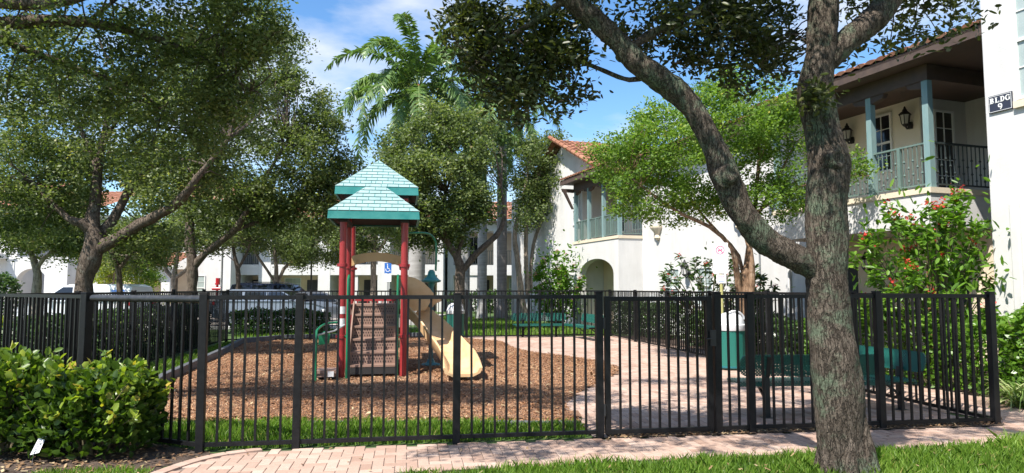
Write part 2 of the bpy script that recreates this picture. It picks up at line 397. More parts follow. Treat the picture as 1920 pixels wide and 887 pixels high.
# ------------------------------------------------------------------ mesh builder
class MB:
    def __init__(s):
        s.v, s.f, s.mi, s.cur, s.tint, s.ct = [], [], [], 0, [], 0.5
    def add(s, vs, fs):
        o = len(s.v)
        s.v.extend([tuple(p) for p in vs])
        for f in fs:
            s.f.append(tuple(i + o for i in f))
            s.mi.append(s.cur)
            s.tint.append(s.ct)
        return s
    def use(s, i):
        s.cur = i
        return s
    BOXF = ((0, 3, 2, 1), (4, 5, 6, 7), (0, 1, 5, 4), (1, 2, 6, 5), (2, 3, 7, 6), (3, 0, 4, 7))
    def box(s, x0, x1, y0, y1, z0, z1):
        return s.add([(x0, y0, z0), (x1, y0, z0), (x1, y1, z0), (x0, y1, z0), (x0, y0, z1), (x1, y0, z1), (x1, y1, z1), (x0, y1, z1)], s.BOXF)
    def cbox(s, c, size, rz=0.0):
        cx, cy, cz = c
        a, b, h = size[0] / 2, size[1] / 2, size[2] / 2
        co, si = math.cos(rz), math.sin(rz)
        vs = []
        for z in (-h, h):
            for x, y in ((-a, -b), (a, -b), (a, b), (-a, b)):
                vs.append((cx + x * co - y * si, cy + x * si + y * co, cz + z))
        return s.add(vs, s.BOXF)
    def bar(s, p, q, w, h, up=(0, 0, 1)):
        p, q = Vector(p), Vector(q)
        d = (q - p).normalized()
        up = Vector(up)
        if abs(d.dot(up)) > 0.98:
            up = Vector((1, 0, 0))
        a = d.cross(up).normalized() * (w / 2)
        b = a.cross(d).normalized() * (h / 2)
        vs = [p - a - b, p + a - b, p + a + b, p - a + b, q - a - b, q + a - b, q + a + b, q - a + b]
        return s.add(vs, ((0, 1, 2, 3), (7, 6, 5, 4), (4, 5, 1, 0), (5, 6, 2, 1), (6, 7, 3, 2), (7, 4, 0, 3)))
    def tube(s, pts, rad, n=8, disp=None):
        pts = [Vector(p) for p in pts]
        if not hasattr(rad, '__len__'):
            rad = [rad] * len(pts)
        vs, fs = [], []
        nrm = None
        for i, p in enumerate(pts):
            t = (pts[min(i + 1, len(pts) - 1)] - pts[max(i - 1, 0)])
            if t.length < 1e-9:
                t = Vector((0, 0, 1))
            t.normalize()
            if nrm is None:
                nrm = t.orthogonal().normalized()
                if abs(t.z) > 0.5:
                    nrm = (Vector((1, 0, 0)) - t * t.x).normalized()
            else:
                nrm = (nrm - t * nrm.dot(t)).normalized()
            bn = t.cross(nrm)
            for k in range(n):
                a = 2 * PI * k / n
                dv = nrm * math.cos(a) + bn * math.sin(a)
                r = rad[i]
                q = p + dv * r
                if disp:
                    q = p + dv * (r + disp(q, i, a, r))
                vs.append(q)
        m = len(pts)
        for i in range(m - 1):
            for k in range(n):
                k2 = (k + 1) % n
                fs.append((i * n + k, i * n + k2, (i + 1) * n + k2, (i + 1) * n + k))
        fs.append(tuple(range(n - 1, -1, -1)))
        fs.append(tuple((m - 1) * n + k for k in range(n)))
        return s.add(vs, fs)
    def lathe(s, prof, c=(0, 0, 0), n=16, cap=True):
        vs, fs = [], []
        for r, z in prof:
            for k in range(n):
                a = 2 * PI * k / n
                vs.append((c[0] + r * math.cos(a), c[1] + r * math.sin(a), c[2] + z))
        m = len(prof)
        for i in range(m - 1):
            for k in range(n):
                k2 = (k + 1) % n
                fs.append((i * n + k, i * n + k2, (i + 1) * n + k2, (i + 1) * n + k))
        if cap:
            fs.append(tuple(range(n - 1, -1, -1)))
            fs.append(tuple((m - 1) * n + k for k in range(n)))
        return s.add(vs, fs)
    def prism(s, poly, z0, z1):
        n = len(poly)
        vs = [(x, y, z0) for x, y in poly] + [(x, y, z1) for x, y in poly]
        fs = [tuple(range(n - 1, -1, -1)), tuple(range(n, 2 * n))]
        for i in range(n):
            j = (i + 1) % n
            fs.append((i, j, n + j, n + i))
        return s.add(vs, fs)
    def slab(s, poly3, off):
        """polygon in space with thickness given by offset vector"""
        off = Vector(off)
        n = len(poly3)
        vs = [Vector(p) for p in poly3] + [Vector(p) + off for p in poly3]
        fs = [tuple(range(n - 1, -1, -1)), tuple(range(n, 2 * n))]
        for i in range(n):
            j = (i + 1) % n
            fs.append((i, j, n + j, n + i))
        return s.add(vs, fs)
    def build(s, name, mats, parent=None, smooth=False, bevel=0.0, angle=38, uv=False):
        me = bpy.data.meshes.new(name)
        me.from_pydata(s.v, [], s.f)
        for m in (mats if isinstance(mats, (list, tuple)) else [mats]):
            me.materials.append(m)
        me.polygons.foreach_set('material_index', s.mi)
        at_ = me.attributes.new('tint', 'FLOAT', 'FACE')
        at_.data.foreach_set('value', s.tint)
        bm = bmesh.new()
        bm.from_mesh(me)
        bmesh.ops.recalc_face_normals(bm, faces=bm.faces)
        bm.to_mesh(me)
        bm.free()
        if uv:
            lay = me.uv_layers.new(name='UVMap')
            for p in me.polygons:
                n = p.normal
                for li in p.loop_indices:
                    co = me.vertices[me.loops[li].vertex_index].co
                    if abs(n.z) > 0.7:
                        u = (co.x, co.y)
                    elif abs(n.y) > abs(n.x):
                        u = (co.x, co.z)
                    else:
                        u = (co.y, co.z)
                    lay.data[li].uv = u
        if smooth:
            me.shade_smooth()
            me.set_sharp_from_angle(angle=R(angle))
        me.update()
        o = bpy.data.objects.new(name, me)
        col.objects.link(o)
        if parent:
            o.parent = parent
        if bevel:
            b = o.modifiers.new('bevel', 'BEVEL')
            b.width, b.segments, b.limit_method = bevel, 2, 'ANGLE'
        return o
def tag(o, label, cat, group=None, kind=None):
    if label:
        o['label'] = label
    if cat:
        o['category'] = cat
    if group:
        o['group'] = group
    if kind:
        o['kind'] = kind
    return o
def thing(name, label, cat, loc=(0, 0, 0), rz=0.0, group=None):
    o = bpy.data.objects.new(name, None)
    o.empty_display_size = 0.2
    col.objects.link(o)
    o.location = loc
    o.rotation_euler = (0, 0, rz)
    return tag(o, label, cat, group)
def copy_tree(o, parent=None):
    c = o.copy()
    col.objects.link(c)
    c.parent = parent
    for ch in o.children:
        copy_tree(ch, c)
    return c
def structure(o):
    o['kind'] = 'structure'
    return o
def raw_mesh(name, V, F, m, parent=None, tint=None, smooth=False):
    """V (n,3) and F (m,k) numpy arrays -> object"""
    me = bpy.data.meshes.new(name)
    k = F.shape[1]
    me.vertices.add(len(V))
    me.vertices.foreach_set('co', np.ascontiguousarray(V, np.float32).ravel())
    me.loops.add(F.size)
    me.loops.foreach_set('vertex_index', np.ascontiguousarray(F, np.int32).ravel())
    me.polygons.add(len(F))
    me.polygons.foreach_set('loop_start', np.arange(0, F.size, k, dtype=np.int32))
    me.update(calc_edges=True)
    me.materials.append(m)
    if tint is not None:
        a = me.attributes.new('tint', 'FLOAT', 'FACE')
        a.data.foreach_set('value', np.ascontiguousarray(tint, np.float32))
    if smooth:
        me.shade_smooth()
    o = bpy.data.objects.new(name, me)
    col.objects.link(o)
    if parent:
        o.parent = parent
    return o

# ------------------------------------------------------------------ foliage helpers
def unit(a):
    return a / np.maximum(np.linalg.norm(a, axis=1, keepdims=True), 1e-9)
def leaf_mesh(rng, C, L, W, up=0.5, flat=0.6, fold=0.18, rounded=False, dirs=None, jit=0.35):
    n = len(C)
    d = rng.normal(size=(n, 3))
    d[:, 2] *= flat
    if dirs is not None:
        d = dirs + d * jit
    d = unit(d)
    nn = rng.normal(size=(n, 3)) * 0.6
    nn[:, 2] += up
    nn = unit(nn - d * (nn * d).sum(1, keepdims=True))
    b = np.cross(nn, d)
    l = (L * rng.uniform(0.65, 1.25, n))[:, None]
    w = (W * rng.uniform(0.7, 1.2, n))[:, None]
    fo = nn * (w * fold)
    if not rounded:
        V = np.stack([C, C + d * l * 0.48 + b * w * 0.5 + fo, C + d * l, C + d * l * 0.48 - b * w * 0.5 + fo], 1)
        F = np.arange(4 * n).reshape(n, 4)
        return V.reshape(-1, 3), F, 1
    V = np.stack([C, C + d * l * 0.3 + b * w * 0.44 + fo, C + d * l * 0.74 + b * w * 0.42 + fo, C + d * l,
                  C + d * l * 0.74 - b * w * 0.42 + fo, C + d * l * 0.3 - b * w * 0.44 + fo], 1)
    base = np.arange(n)[:, None] * 6
    F = np.concatenate([base + np.array([[0, 1, 2, 3]]), base + np.array([[3, 4, 5, 0]])], 1).reshape(-1, 4)
    return V.reshape(-1, 3), F, 2
def clumps(rng, ells, cr, per_m3=None, nc=None, shell=0.45):
    """clump centres and radii within ellipsoids (centre, radii, number)"""
    out = []
    for c, r, n in ells:
        n = int(n)
        d = unit(rng.normal(size=(n, 3)))
        rad = rng.uniform(shell ** 3, 1, n) ** (1 / 3)
        rad = np.where(rng.uniform(size=n) < 0.16, rad * rng.uniform(1.0, 1.28, n), rad)
        p = np.array(c) + d * rad[:, None] * np.array(r)
        s = cr * rng.uniform(0.55, 1.35, n)
        out.append(np.concatenate([p, s[:, None]], 1))
    return np.concatenate(out)
def fill_clumps(rng, cl, per, zsq=0.7):
    P, T = [], []
    for x, y, z, s in cl:
        k = max(4, int(per * (s / cl[:, 3].mean()) ** 2))
        q = rng.normal(size=(k, 3)) * (s * 0.44)
        q[:, 2] *= zsq
        P.append(q + (x, y, z))
        T.append(np.clip(rng.normal(0.45 + rng.normal(0, 0.13), 0.17, k), 0, 1))
    return np.concatenate(P), np.concatenate(T)
def E(px, py, Y, rpx, rpy, ry, n):
    c = at(px, py, Y)
    return (tuple(c), (rpx / FPX * Y, ry, rpy / FPX * Y), n)
def smooth_path(pts, rad, step=0.25):
    """Catmull-Rom through points with radii"""
    P = [Vector(p) for p in pts]
    Q, Rr = [], []
    for i in range(len(P) - 1):
        p0, p1, p2, p3 = P[max(i - 1, 0)], P[i], P[i + 1], P[min(i + 2, len(P) - 1)]
        n = max(2, int((p2 - p1).length / step))
        for k in range(n):
            t = k / n
            q = 0.5 * ((2 * p1) + (p2 - p0) * t + (2 * p0 - 5 * p1 + 4 * p2 - p3) * t * t + (3 * p1 - p0 - 3 * p2 + p3) * t ** 3)
            Q.append(q)
            Rr.append(rad[i] * (1 - t) + rad[i + 1] * t)
    Q.append(P[-1])
    Rr.append(rad[-1])
    return Q, Rr
def wob(amp, sc, seed=0.0):
    def f(q, i, a, r):
        return r * amp * mnoise.noise(Vector((q.x * sc + seed, q.y * sc, q.z * sc * 0.6)))
    return f
def make_tree(name, label, base, limbs, ells, cr, per, leaf, lm, bm_, seed, group=None, twigs=60, up=0.4, rounded=False, cat='tree', twig_r=0.016, zsq=0.7, shell=0.45, sides=10, extra=None, step=0.3, disp=None, max_twig=9.0):
    """limbs: list of (points, radii); leaf=(L,W); all in world space, parented to an Empty at the base"""
    rng = np.random.default_rng(seed)
    base = Vector(base)
    t = thing(name, label, cat, base, 0, group)
    mb = MB()
    skel = []
    for pts, rad in limbs:
        q, r = smooth_path([Vector(p) - base for p in pts], rad, step)
        mb.tube(q, r, sides, disp or wob(0.35, 3.5, seed))
        skel += q
    cl = clumps(rng, ells, cr, shell=shell)
    S = np.array([tuple(p) for p in skel])
    idx = rng.permutation(len(cl))[:twigs]
    b = np.array(tuple(base))
    for i in idx:
        c = cl[i, :3] - b
        d = np.linalg.norm(S - c, axis=1)
        j = int(np.argmin(d + rng.uniform(0, 0.4, len(d))))
        a = S[j]
        if d[j] < 0.15 or d[j] > max_twig:
            continue
        mid = (a + c) / 2 + rng.normal(size=3) * 0.12 * d[j] + (0, 0, 0.08 * d[j])
        q, r = smooth_path([a, mid, c], [twig_r * (0.6 + 0.35 * d[j]), twig_r * 0.7, twig_r * 0.35], 0.35)
        mb.tube(q, r, 5)
    mb.build('trunk', bm_, t, smooth=True, angle=70)
    P, T = fill_clumps(rng, cl, per, zsq)
    V, F, k = leaf_mesh(rng, P - b, leaf[0], leaf[1], up, rounded=rounded)
    raw_mesh('crown', V, F, lm, t, np.repeat(T, k))
    if extra:
        extra(t, rng, cl, b)
    return t
def in_poly(P, poly):
    x, y = P[:, 0], P[:, 1]
    ins = np.zeros(len(P), bool)
    n = len(poly)
    for i in range(n):
        x1, y1 = poly[i]
        x2, y2 = poly[(i + 1) % n]
        c = ((y1 > y) != (y2 > y))
        xi = (x2 - x1) * (y - y1) / ((y2 - y1) if abs(y2 - y1) > 1e-12 else 1e-12) + x1
        ins ^= c & (x < xi)
    return ins
def scatter(rng, poly, n):
    a = np.array(poly)
    lo, hi = a.min(0), a.max(0)
    P = rng.uniform(lo, hi, (int(n), 2))
    return P[in_poly(P, poly)]
def grass(name, label, poly, dens, h, seed, z=0.0, w=0.006):
    rng = np.random.default_rng(seed)
    a = np.array(poly)
    area = np.prod(a.max(0) - a.min(0))
    P = scatter(rng, poly, area * dens)
    n = len(P)
    # tufts: density and height follow a coarse noise
    nz = np.array([mnoise.noise(Vector((p[0] * 2.1, p[1] * 2.1, seed))) for p in P])
    keep = rng.uniform(size=n) < 0.75 + 0.6 * nz
    P, nz = P[keep], nz[keep]
    n = len(P)
    n2 = np.array([mnoise.noise(Vector((p[0] * 0.8, p[1] * 0.8, seed + 9.0))) for p in P])
    hh = h * rng.uniform(0.4, 1.3, n) * (1 + 0.55 * nz) * (1 + 0.35 * n2)
    ang = rng.uniform(0, 2 * PI, n)
    side = np.stack([np.cos(ang), np.sin(ang), np.zeros(n)], 1) * (w * rng.uniform(0.7, 1.3, n))[:, None]
    lean = rng.normal(size=(n, 3)) * (hh * 0.34)[:, None]
    lean[:, 2] = 0
    B = np.concatenate([P, np.full((n, 1), z)], 1)
    up = np.zeros((n, 3))
    up[:, 2] = hh
    V = np.stack([B - side, B + side, B + side * 0.75 + up * 0.6 + lean * 0.4, B + up * 0.97 + lean + side * 0.12, B + up * 0.6 + lean * 0.4 - side * 0.75], 1)
    F = np.arange(5 * n).reshape(n, 5)
    T = np.clip(rng.normal(0.5, 0.2, n) + nz * 0.25 + n2 * 0.3, 0, 0.9)
    T[rng.uniform(size=n) < 0.03 + 0.12 * np.clip(-n2, 0, 1)] = 1
    o = raw_mesh(name, V.reshape(-1, 3), F, M['grass'], None, T)
    return tag(o, label, 'grass', None, 'stuff')
def sheet(name, poly, z, m):
    mb = MB()
    mb.add([(x, y, z) for x, y in poly], [tuple(range(len(poly)))])
    o = mb.build(name, m)
    return structure(o)
def paving(name, poly, ang, z, seed, mats, bl=0.2, bw=0.1):
    """herringbone bricks with sand joints, one mesh"""
    rng = random.Random(seed)
    mb = MB()
    mb.use(0).add([(x, y, z) for x, y in poly], [tuple(range(len(poly)))])
    co, si = math.cos(ang), math.sin(ang)
    a = np.array(poly)
    ctr = a.mean(0)
    rad = np.linalg.norm(a - ctr, axis=1).max()
    n = int(rad / bw) + 3
    cand = []
    for i in range(-n, n):
        for j in range(-n, n):
            k = (i - j) % 4
            if k == 0:
                cand.append((i * bw + bw, j * bw + bw / 2, 0))
            elif k == 3:
                cand.append((i * bw + bw / 2, j * bw + bw, 1))
    C = np.array([(ctr[0] + x * co - y * si, ctr[1] + x * si + y * co, o) for x, y, o in cand])
    C = C[in_poly(C, poly)]
    mb.use(1)
    g = 0.006
    for x, y, o in C:
        l, w = (bl - g) / 2, (bw - g) / 2
        if o:
            l, w = w, l
        h = z + 0.007 + rng.uniform(-0.0015, 0.0015)
        tx, ty = rng.uniform(-0.008, 0.008), rng.uniform(-0.008, 0.008)
        vs = []
        e = 0.004
        for zz, q in ((-0.010, 0), (-0.003, 0), (0, e)):
            for u, v in ((-l + q, -w + q), (l - q, -w + q), (l - q, w - q), (-l + q, w - q)):
                vs.append((x + u * co - v * si, y + u * si + v * co, h + zz + u * tx + v * ty))
        mb.ct = min(1, max(0, rng.gauss(0.5 + 0.32 * mnoise.noise(Vector((x * 0.7, y * 0.7, 3.0))), 0.2)))
        mb.add(vs, [(8, 9, 10, 11)] + [(b + i, b + (i + 1) % 4, b + 4 + (i + 1) % 4, b + 4 + i) for b in (0, 4) for i in range(4)])
    o = mb.build(name, mats)
    return structure(o)

# ================================================================== THE GROUND
g = MB()
N = 24
gv = [(-220 + 440 * i / N, -60 + 420 * j / N, 0.0) for j in range(N + 1) for i in range(N + 1)]
gf = [(j * (N + 1) + i, j * (N + 1) + i + 1, (j + 1) * (N + 1) + i + 1, (j + 1) * (N + 1) + i) for j in range(N) for i in range(N)]
structure(g.add(gv, gf).build('ground', M['lawn']))

FA, FB = Vector((-2.99, 6.72)), Vector((5.55, 8.03))          # front fence ends
def front(t):
    return FA + (FB - FA) * t
FL1 = Vector((-4.58, 7.45))                                    # left post where the rail turns
FL2 = Vector((-6.85, 9.15))                                    # left front corner
BL = Vector((-8.36, 20.3))                                     # back left corner
BR = Vector((3.2, 22.6))                                       # back right corner

plaza_edge = [(0.80, 8.35), (0.72, 9.3), (0.95, 10.3), (1.5, 11.6), (1.98, 12.9), (2.08, 13.8), (1.85, 15.0), (1.35, 15.9), (0.5, 16.8), (0.0, 18.4), (-0.3, 20.4), (-1.2, 21.4), (-2.6, 21.9)]
plaza = [(0.85, 7.36)] + plaza_edge + [(-2.7, 22.6), (BR.x, BR.y - 0.05), (FB.x - 0.02, FB.y - 0.02)]
paving('plaza', plaza, R(8), 0.012, 5, [M['joint'], M['paver']])
walk = [(-2.98, 5.2), (-2.88, 6.1), (-2.72, 6.52), (-2.4, 6.74), (0.85, 7.24), (5.6, 7.97), (5.62, 8.6), (5.35, 9.2), (4.9, 11), (3.3, 17.5), (2.2, 22.0), (3.4, 22.8), (5.0, 16.5), (6.4, 11.2), (6.9, 9.6), (9.0, 9.9), (13, 10.6), (13, 8.9), (5.2, 7.12), (1.5, 6.45), (-0.9, 5.98), (-1.4, 5.2)]
paving('path', walk, R(8.5), 0.008, 8, [M['joint'], M['paver']])
# rounded edge course at the left end of the path
eb = MB()
edge = [(-3.03, 5.2), (-3.0, 5.75), (-2.93, 6.12), (-2.84, 6.38), (-2.68, 6.6), (-2.42, 6.78)]
eq, _ = smooth_path([(x, y, 0) for x, y in edge], [1] * len(edge), 0.21)
for a, b in zip(eq[:-1], eq[1:]):
    d = (b - a)
    eb.ct = random.Random(int(a.y * 999)).uniform(0.35, 0.8)
    eb.cbox(((a.x + b.x) / 2, (a.y + b.y) / 2, 0.012), (max(0.03, d.length - 0.008), 0.11, 0.03), math.atan2(d.y, d.x))
structure(eb.build('path_edge', M['paver']))
mulch_poly = [(0.78, 8.12), (-4.4, 8.05), (-4.6, 8.55), (-5.2, 9.7), (-5.75, 11.5), (-6.2, 13.6), (-7.0, 17.2), (-7.6, 19.5), (-6.9, 20.9), (-4.3, 21.75), (-2.62, 21.88)] + plaza_edge[::-1][1:]
def mulch_h(x, y):
    h = 0.018 + 0.020 * mnoise.noise(Vector((x * 0.9, y * 0.9, 1.0))) + 0.010 * mnoise.noise(Vector((x * 2.7, y * 2.7, 5.0)))
    for (cx_, cy2, r_, d_) in ((-0.75, 11.5, 0.55, 0.05), (-2.35, 11.9, 0.6, 0.035), (-1.66, 14.2, 0.5, 0.03)):
        h -= d_ * math.exp(-((x - cx_) ** 2 + (y - cy2) ** 2) / (r_ * r_))
    return max(0.007, h + 0.006)
sheet('mulch_ground', mulch_poly, 0.006, M['mulch'])
mg = MB()
st_g = 0.16
gx = np.arange(-7.8, 2.2, st_g)
gy = np.arange(8.4, 22.0, st_g)
cc_ = np.array([(x + st_g / 2, y + st_g / 2) for y in gy for x in gx])
for (x, y), ok in zip(cc_, in_poly(cc_, mulch_poly)):
    if ok:
        x0, y0 = x - st_g / 2, y - st_g / 2
        mg.add([(a, b, mulch_h(a, b)) for a, b in ((x0, y0), (x0 + st_g, y0), (x0 + st_g, y0 + st_g), (x0, y0 + st_g))], [(0, 1, 2, 3)])
structure(mg.build('mulch_mounds', M['mulch']))
soil_poly = [(-9, 4.6), (-3.0, 4.6), (-3.07, 6.2), (-2.75, 6.62), (-3.0, 6.78), (-4.5, 7.5), (-6.7, 9.0), (-9, 9)]
sheet('soil_bed', soil_poly, 0.004, M['soil'])
sheet('planting_soil', [(6.9, 9.7), (6.4, 11.2), (5.05, 16.5), (3.45, 22.7), (5.3, 23.5), (9.6, 13.4), (9.6, 10.1)], 0.004, M['soil'])
sheet('road', [(-60, 26.5), (-4.5, 26.5), (-4.0, 42), (-60, 42)], 0.006, M['road'])
kb = MB()
kb.box(-60, -4.4, 26.2, 26.4, 0, 0.13)
structure(kb.build('kerb', M['kerb'], bevel=0.02))
pl = MB()
for x in (-9.3, -12.0, -14.7, -17.4, -20.1):
    pl.box(x, x + 0.1, 26.6, 31.4, 0.0085, 0.0105)
structure(pl.build('road_marking', M['paint_white']))
pb = MB()
pb.box(-9.0, -7.6, 28.2, 29.6, 0.0085, 0.0105)
structure(pb.build('parking_marking', M['paint_blue']))
# strip of soil along the fence foot on the right
sheet('gravel_strip', [(1.0, 7.28), (FB.x, FB.y - 0.11), (FB.x + 0.1, FB.y), (FB.x + 0.02, FB.y + 0.14), (1.0, 7.46)], 0.024, M['soil'])

# stuff on the ground
rng = np.random.default_rng(3)
def chips(name, label, poly, n, L, W, m, seed, z=0.008, cat='mulch', tilt=0.35):
    r = np.random.default_rng(seed)
    P = scatter(r, poly, n)
    k = len(P)
    zz = np.array([mulch_h(p[0], p[1]) for p in P]) - 0.002 if name == 'wood_chips' else z
    big = np.array([mnoise.noise(Vector((p[0] * 0.55, p[1] * 0.55, 2.0))) for p in P])
    C = np.concatenate([P, (zz + r.uniform(0, 0.018, k))[:, None]], 1)
    a = r.uniform(0, 2 * PI, k)
    d = np.stack([np.cos(a), np.sin(a), r.normal(0, tilt, k)], 1)
    s = np.stack([-np.sin(a), np.cos(a), r.normal(0, tilt, k)], 1)
    l = (L * r.uniform(0.4, 1.3, k))[:, None] / 2
    w = (W * r.uniform(0.5, 1.4, k))[:, None] / 2
    V = np.stack([C - d * l - s * w, C + d * l - s * w * 0.7, C + d * l * 0.9 + s * w, C - d * l + s * w], 1)
    o = raw_mesh(name, V.reshape(-1, 3), np.arange(4 * k).reshape(k, 4), m, None, np.clip(r.normal(0.5, 0.25, k) + 0.35 * big, 0, 1))
    return tag(o, label, cat, None, 'stuff')
chips('wood_chips', 'brown wood chips spread under the play structure', mulch_poly, 300000, 0.031, 0.009, M['chip'], 4)
chips('leaf_litter', 'dry leaves and twigs on the dark soil by the bush', soil_poly, 9000, 0.05, 0.022, M['litter'], 5, 0.006, 'leaf litter', 0.25)
chips('gravel', 'dark debris along the foot of the black fence', [(1.0, 7.26), (FB.x, FB.y - 0.1), (FB.x + 0.05, FB.y + 0.16), (1.0, 7.5)], 6000, 0.03, 0.02, M['litter'], 6, 0.022, 'debris', 0.3)
chips('fallen_leaves', 'few dry leaves scattered on the pink paving', walk, 1300, 0.045, 0.02, M['litter'], 16, 0.018, 'leaf litter', 0.2)
chips('dry_leaves', 'tan and brown dry leaves lying on the wood chips', mulch_poly, 2600, 0.06, 0.028, M['litter'], 17, 0.045, 'leaf litter', 0.3)
chips('dry_leaves', 'dry leaves caught in the front grass below the near tree', [(-0.8, 5.6), (-0.8, 5.9), (1.5, 6.3), (5.2, 7.0), (7.0, 7.2), (7.0, 5.4)], 170, 0.045, 0.02, M['litter'], 18, 0.06, 'leaf litter', 0.4)
grass('front_grass', 'bright green grass in front of the path by the near tree', [(-1.2, 5.3), (-0.86, 5.9), (1.5, 6.36), (5.2, 7.04), (7.4, 7.42), (7.4, 5.0), (-1.2, 5.0)], 5200, 0.085, 11, 0, 0.005)
grass('strip_grass', 'grass strip between the front fence and the wood chips', [(-4.45, 7.5), (-2.95, 6.8), (0.8, 7.4), (0.76, 8.06), (-4.4, 8.02)], 4400, 0.085, 12, 0, 0.005)
grass('side_grass', 'grass between the dark edging and the left fence', [(-4.6, 8.5), (-6.6, 9.4), (-8.2, 20.1), (-2.7, 22.4), (-2.7, 21.95), (-4.3, 21.85), (-6.95, 21.0), (-7.7, 19.5), (-7.1, 17.2), (-6.3, 13.6), (-5.85, 11.5), (-5.3, 9.7)], 1300, 0.075, 13, 0, 0.007)
grass('back_lawn', 'sunlit lawn behind the back fence around the palms', [(-9, 22.2), (3.3, 22.9), (4, 26), (-3.6, 40), (-3.6, 26), (-9, 25.5)], 380, 0.09, 14, 0, 0.012)
grass('left_lawn', 'grass by the soil bed at the lower left', [(-3.9, 5.4), (-3.05, 5.4), (-3.08, 6.05), (-3.5, 6.1), (-4.0, 5.95)], 3600, 0.05, 15, 0, 0.005)

# ================================================================== FENCES
FH = 1.5
frng = random.Random(77)
def fence(name, label, pts, per_bay=2.4, posts=None, spacing=0.118, top='square', skip_first=False, skip_last=False, pw=0.075, picket=0.022):
    """straight run of black steel fence from pts[0] to pts[1]; posts: distances along it"""
    a, b = Vector((pts[0][0], pts[0][1], 0)), Vector((pts[1][0], pts[1][1], 0))
    L = (b - a).length
    ang = math.atan2(b.y - a.y, b.x - a.x)
    t = thing(name, label, 'fence', a, ang)
    if posts is None:
        n = max(1, round(L / per_bay))
        posts = [L * i / n for i in range(n + 1)]
    lst = posts[1:] if skip_first else posts
    if skip_last:
        lst = lst[:-1]
    for x in lst:
        m = MB()
        m.cbox((x, 0, FH / 2 + 0.008), (pw, pw, FH + 0.016))
        m.cbox((x, 0, FH + 0.022), (pw + 0.008, pw + 0.008, 0.012))
        po = m.build('post', M['fence'], t, bevel=0.006)
        po.rotation_euler = (frng.gauss(0, 0.003), frng.gauss(0, 0.003), 0)
    for x0, x1 in zip(posts[:-1], posts[1:]):
        m = MB()
        x0i, x1i = x0 + pw / 2 - 0.004, x1 - pw / 2 + 0.004
        if top == 'square':
            m.box(x0i, x1i, -0.019, 0.019, FH - 0.04, FH)
        m.box(x0i, x1i, -0.019, 0.019, 0.055, 0.093)
        n = max(1, round((x1i - x0i) / spacing))
        for k in range(1, n):
            x = x0i + (x1i - x0i) * k / n
            jx = frng.gauss(0, 0.0035)
            m.bar((x + frng.gauss(0, 0.002), 0, 0.088), (x + jx, frng.gauss(0, 0.002), FH - 0.03), picket, picket, (0, 1, 0))
        m.build('picket_panel', M['fence'], t, bevel=0.0)
        if top == 'round':
            r = MB()
            r.tube([(x0i + 0.05, 0, FH - 0.035), (x1i + 0.02, 0, FH - 0.035)], 0.037, 14)
            r.build('top_rail', M['fence_worn'], t, smooth=True)
    return t
LF = (FB - FA).length
def along(px):
    """distance along the front fence of the post seen at px (base)"""
    best = min(range(0, 2001), key=lambda i: abs(960 + FPX * front(i / 2000).x / front(i / 2000).y - px))
    return best / 2000
tg0, tg1 = along(1122), along(1340)
gate_a, gate_b = front(tg0), front(tg1)
lw = (gate_a - FA).length
fence('fence', 'long black picket fence in front of the wood chips, from corner post to gate', (FA, gate_a), posts=[0.0] + [along(p) * LF for p in (563, 857)] + [lw])
rw = (FB - gate_b).length
fence('fence', 'black picket fence right of the gate, in front of the dark bench', (gate_b, FB), posts=[0.0] + [along(p) * LF - tg1 * LF for p in (1402, 1642)] + [rw])
fence('fence', 'black fence panel with thick round top rail behind the bush', (FL1, FA), posts=[0.0, (FA - FL1).length], top='round', skip_last=True, pw=0.09)
fence('fence', 'black picket fence at the left edge behind the bush', (FL2, FL1), posts=[0.0, (FL1 - FL2).length], skip_last=True)
fence('fence', 'black side fence running back past the dark hedge on the left', (FL2, BL), skip_first=True)
fence('fence', 'black back fence behind the far teal bench and bin', (BL, BR), skip_first=True)
fence('fence', 'black side fence running back beside the white building', (BR, FB), skip_first=True, skip_last=True)
# gate leaf
gl = (gate_b - gate_a).length
ga = math.atan2(gate_b.y - gate_a.y, gate_b.x - gate_a.x)
gt = thing('gate', 'black picket gate in the front fence leading onto the pink paving', 'gate', (gate_a.x, gate_a.y, 0), ga)
m = MB()
x0, x1 = 0.055, gl - 0.055
for x in (x0 + 0.03, x1 - 0.03):
    m.box(x - 0.03, x + 0.03, -0.026, 0.026, 0.05, FH - 0.015)
for z in (0.07, FH - 0.045):
    m.box(x0 + 0.06, x1 - 0.06, -0.024, 0.024, z - 0.022, z + 0.026)
m.build('gate_frame', M['fence'], gt, bevel=0.004)
m = MB()
n = 10
for k in range(1, n):
    x = x0 + 0.06 + (x1 - x0 - 0.12) * k / n
    m.box(x - 0.011, x + 0.011, -0.011, 0.011, 0.09, FH - 0.06)
m.build('picket_panel', M['fence'], gt)
m = MB()
m.box(x1 - 0.035, x1 + 0.03, -0.05, -0.028, 0.95, 1.12)
m.tube([(x1 - 0.03, -0.04, 1.03), (x1 - 0.03, -0.075, 1.03), (x1 - 0.1, -0.075, 1.03)], 0.009, 8)
m.build('latch', M['black_iron'], gt)
for z in (0.3, 1.2):
    m = MB()
    m.tube([(0.045, -0.03, z - 0.06), (0.045, -0.03, z + 0.06)], 0.014, 8)
    m.build('hinge', M['black_iron'], gt)

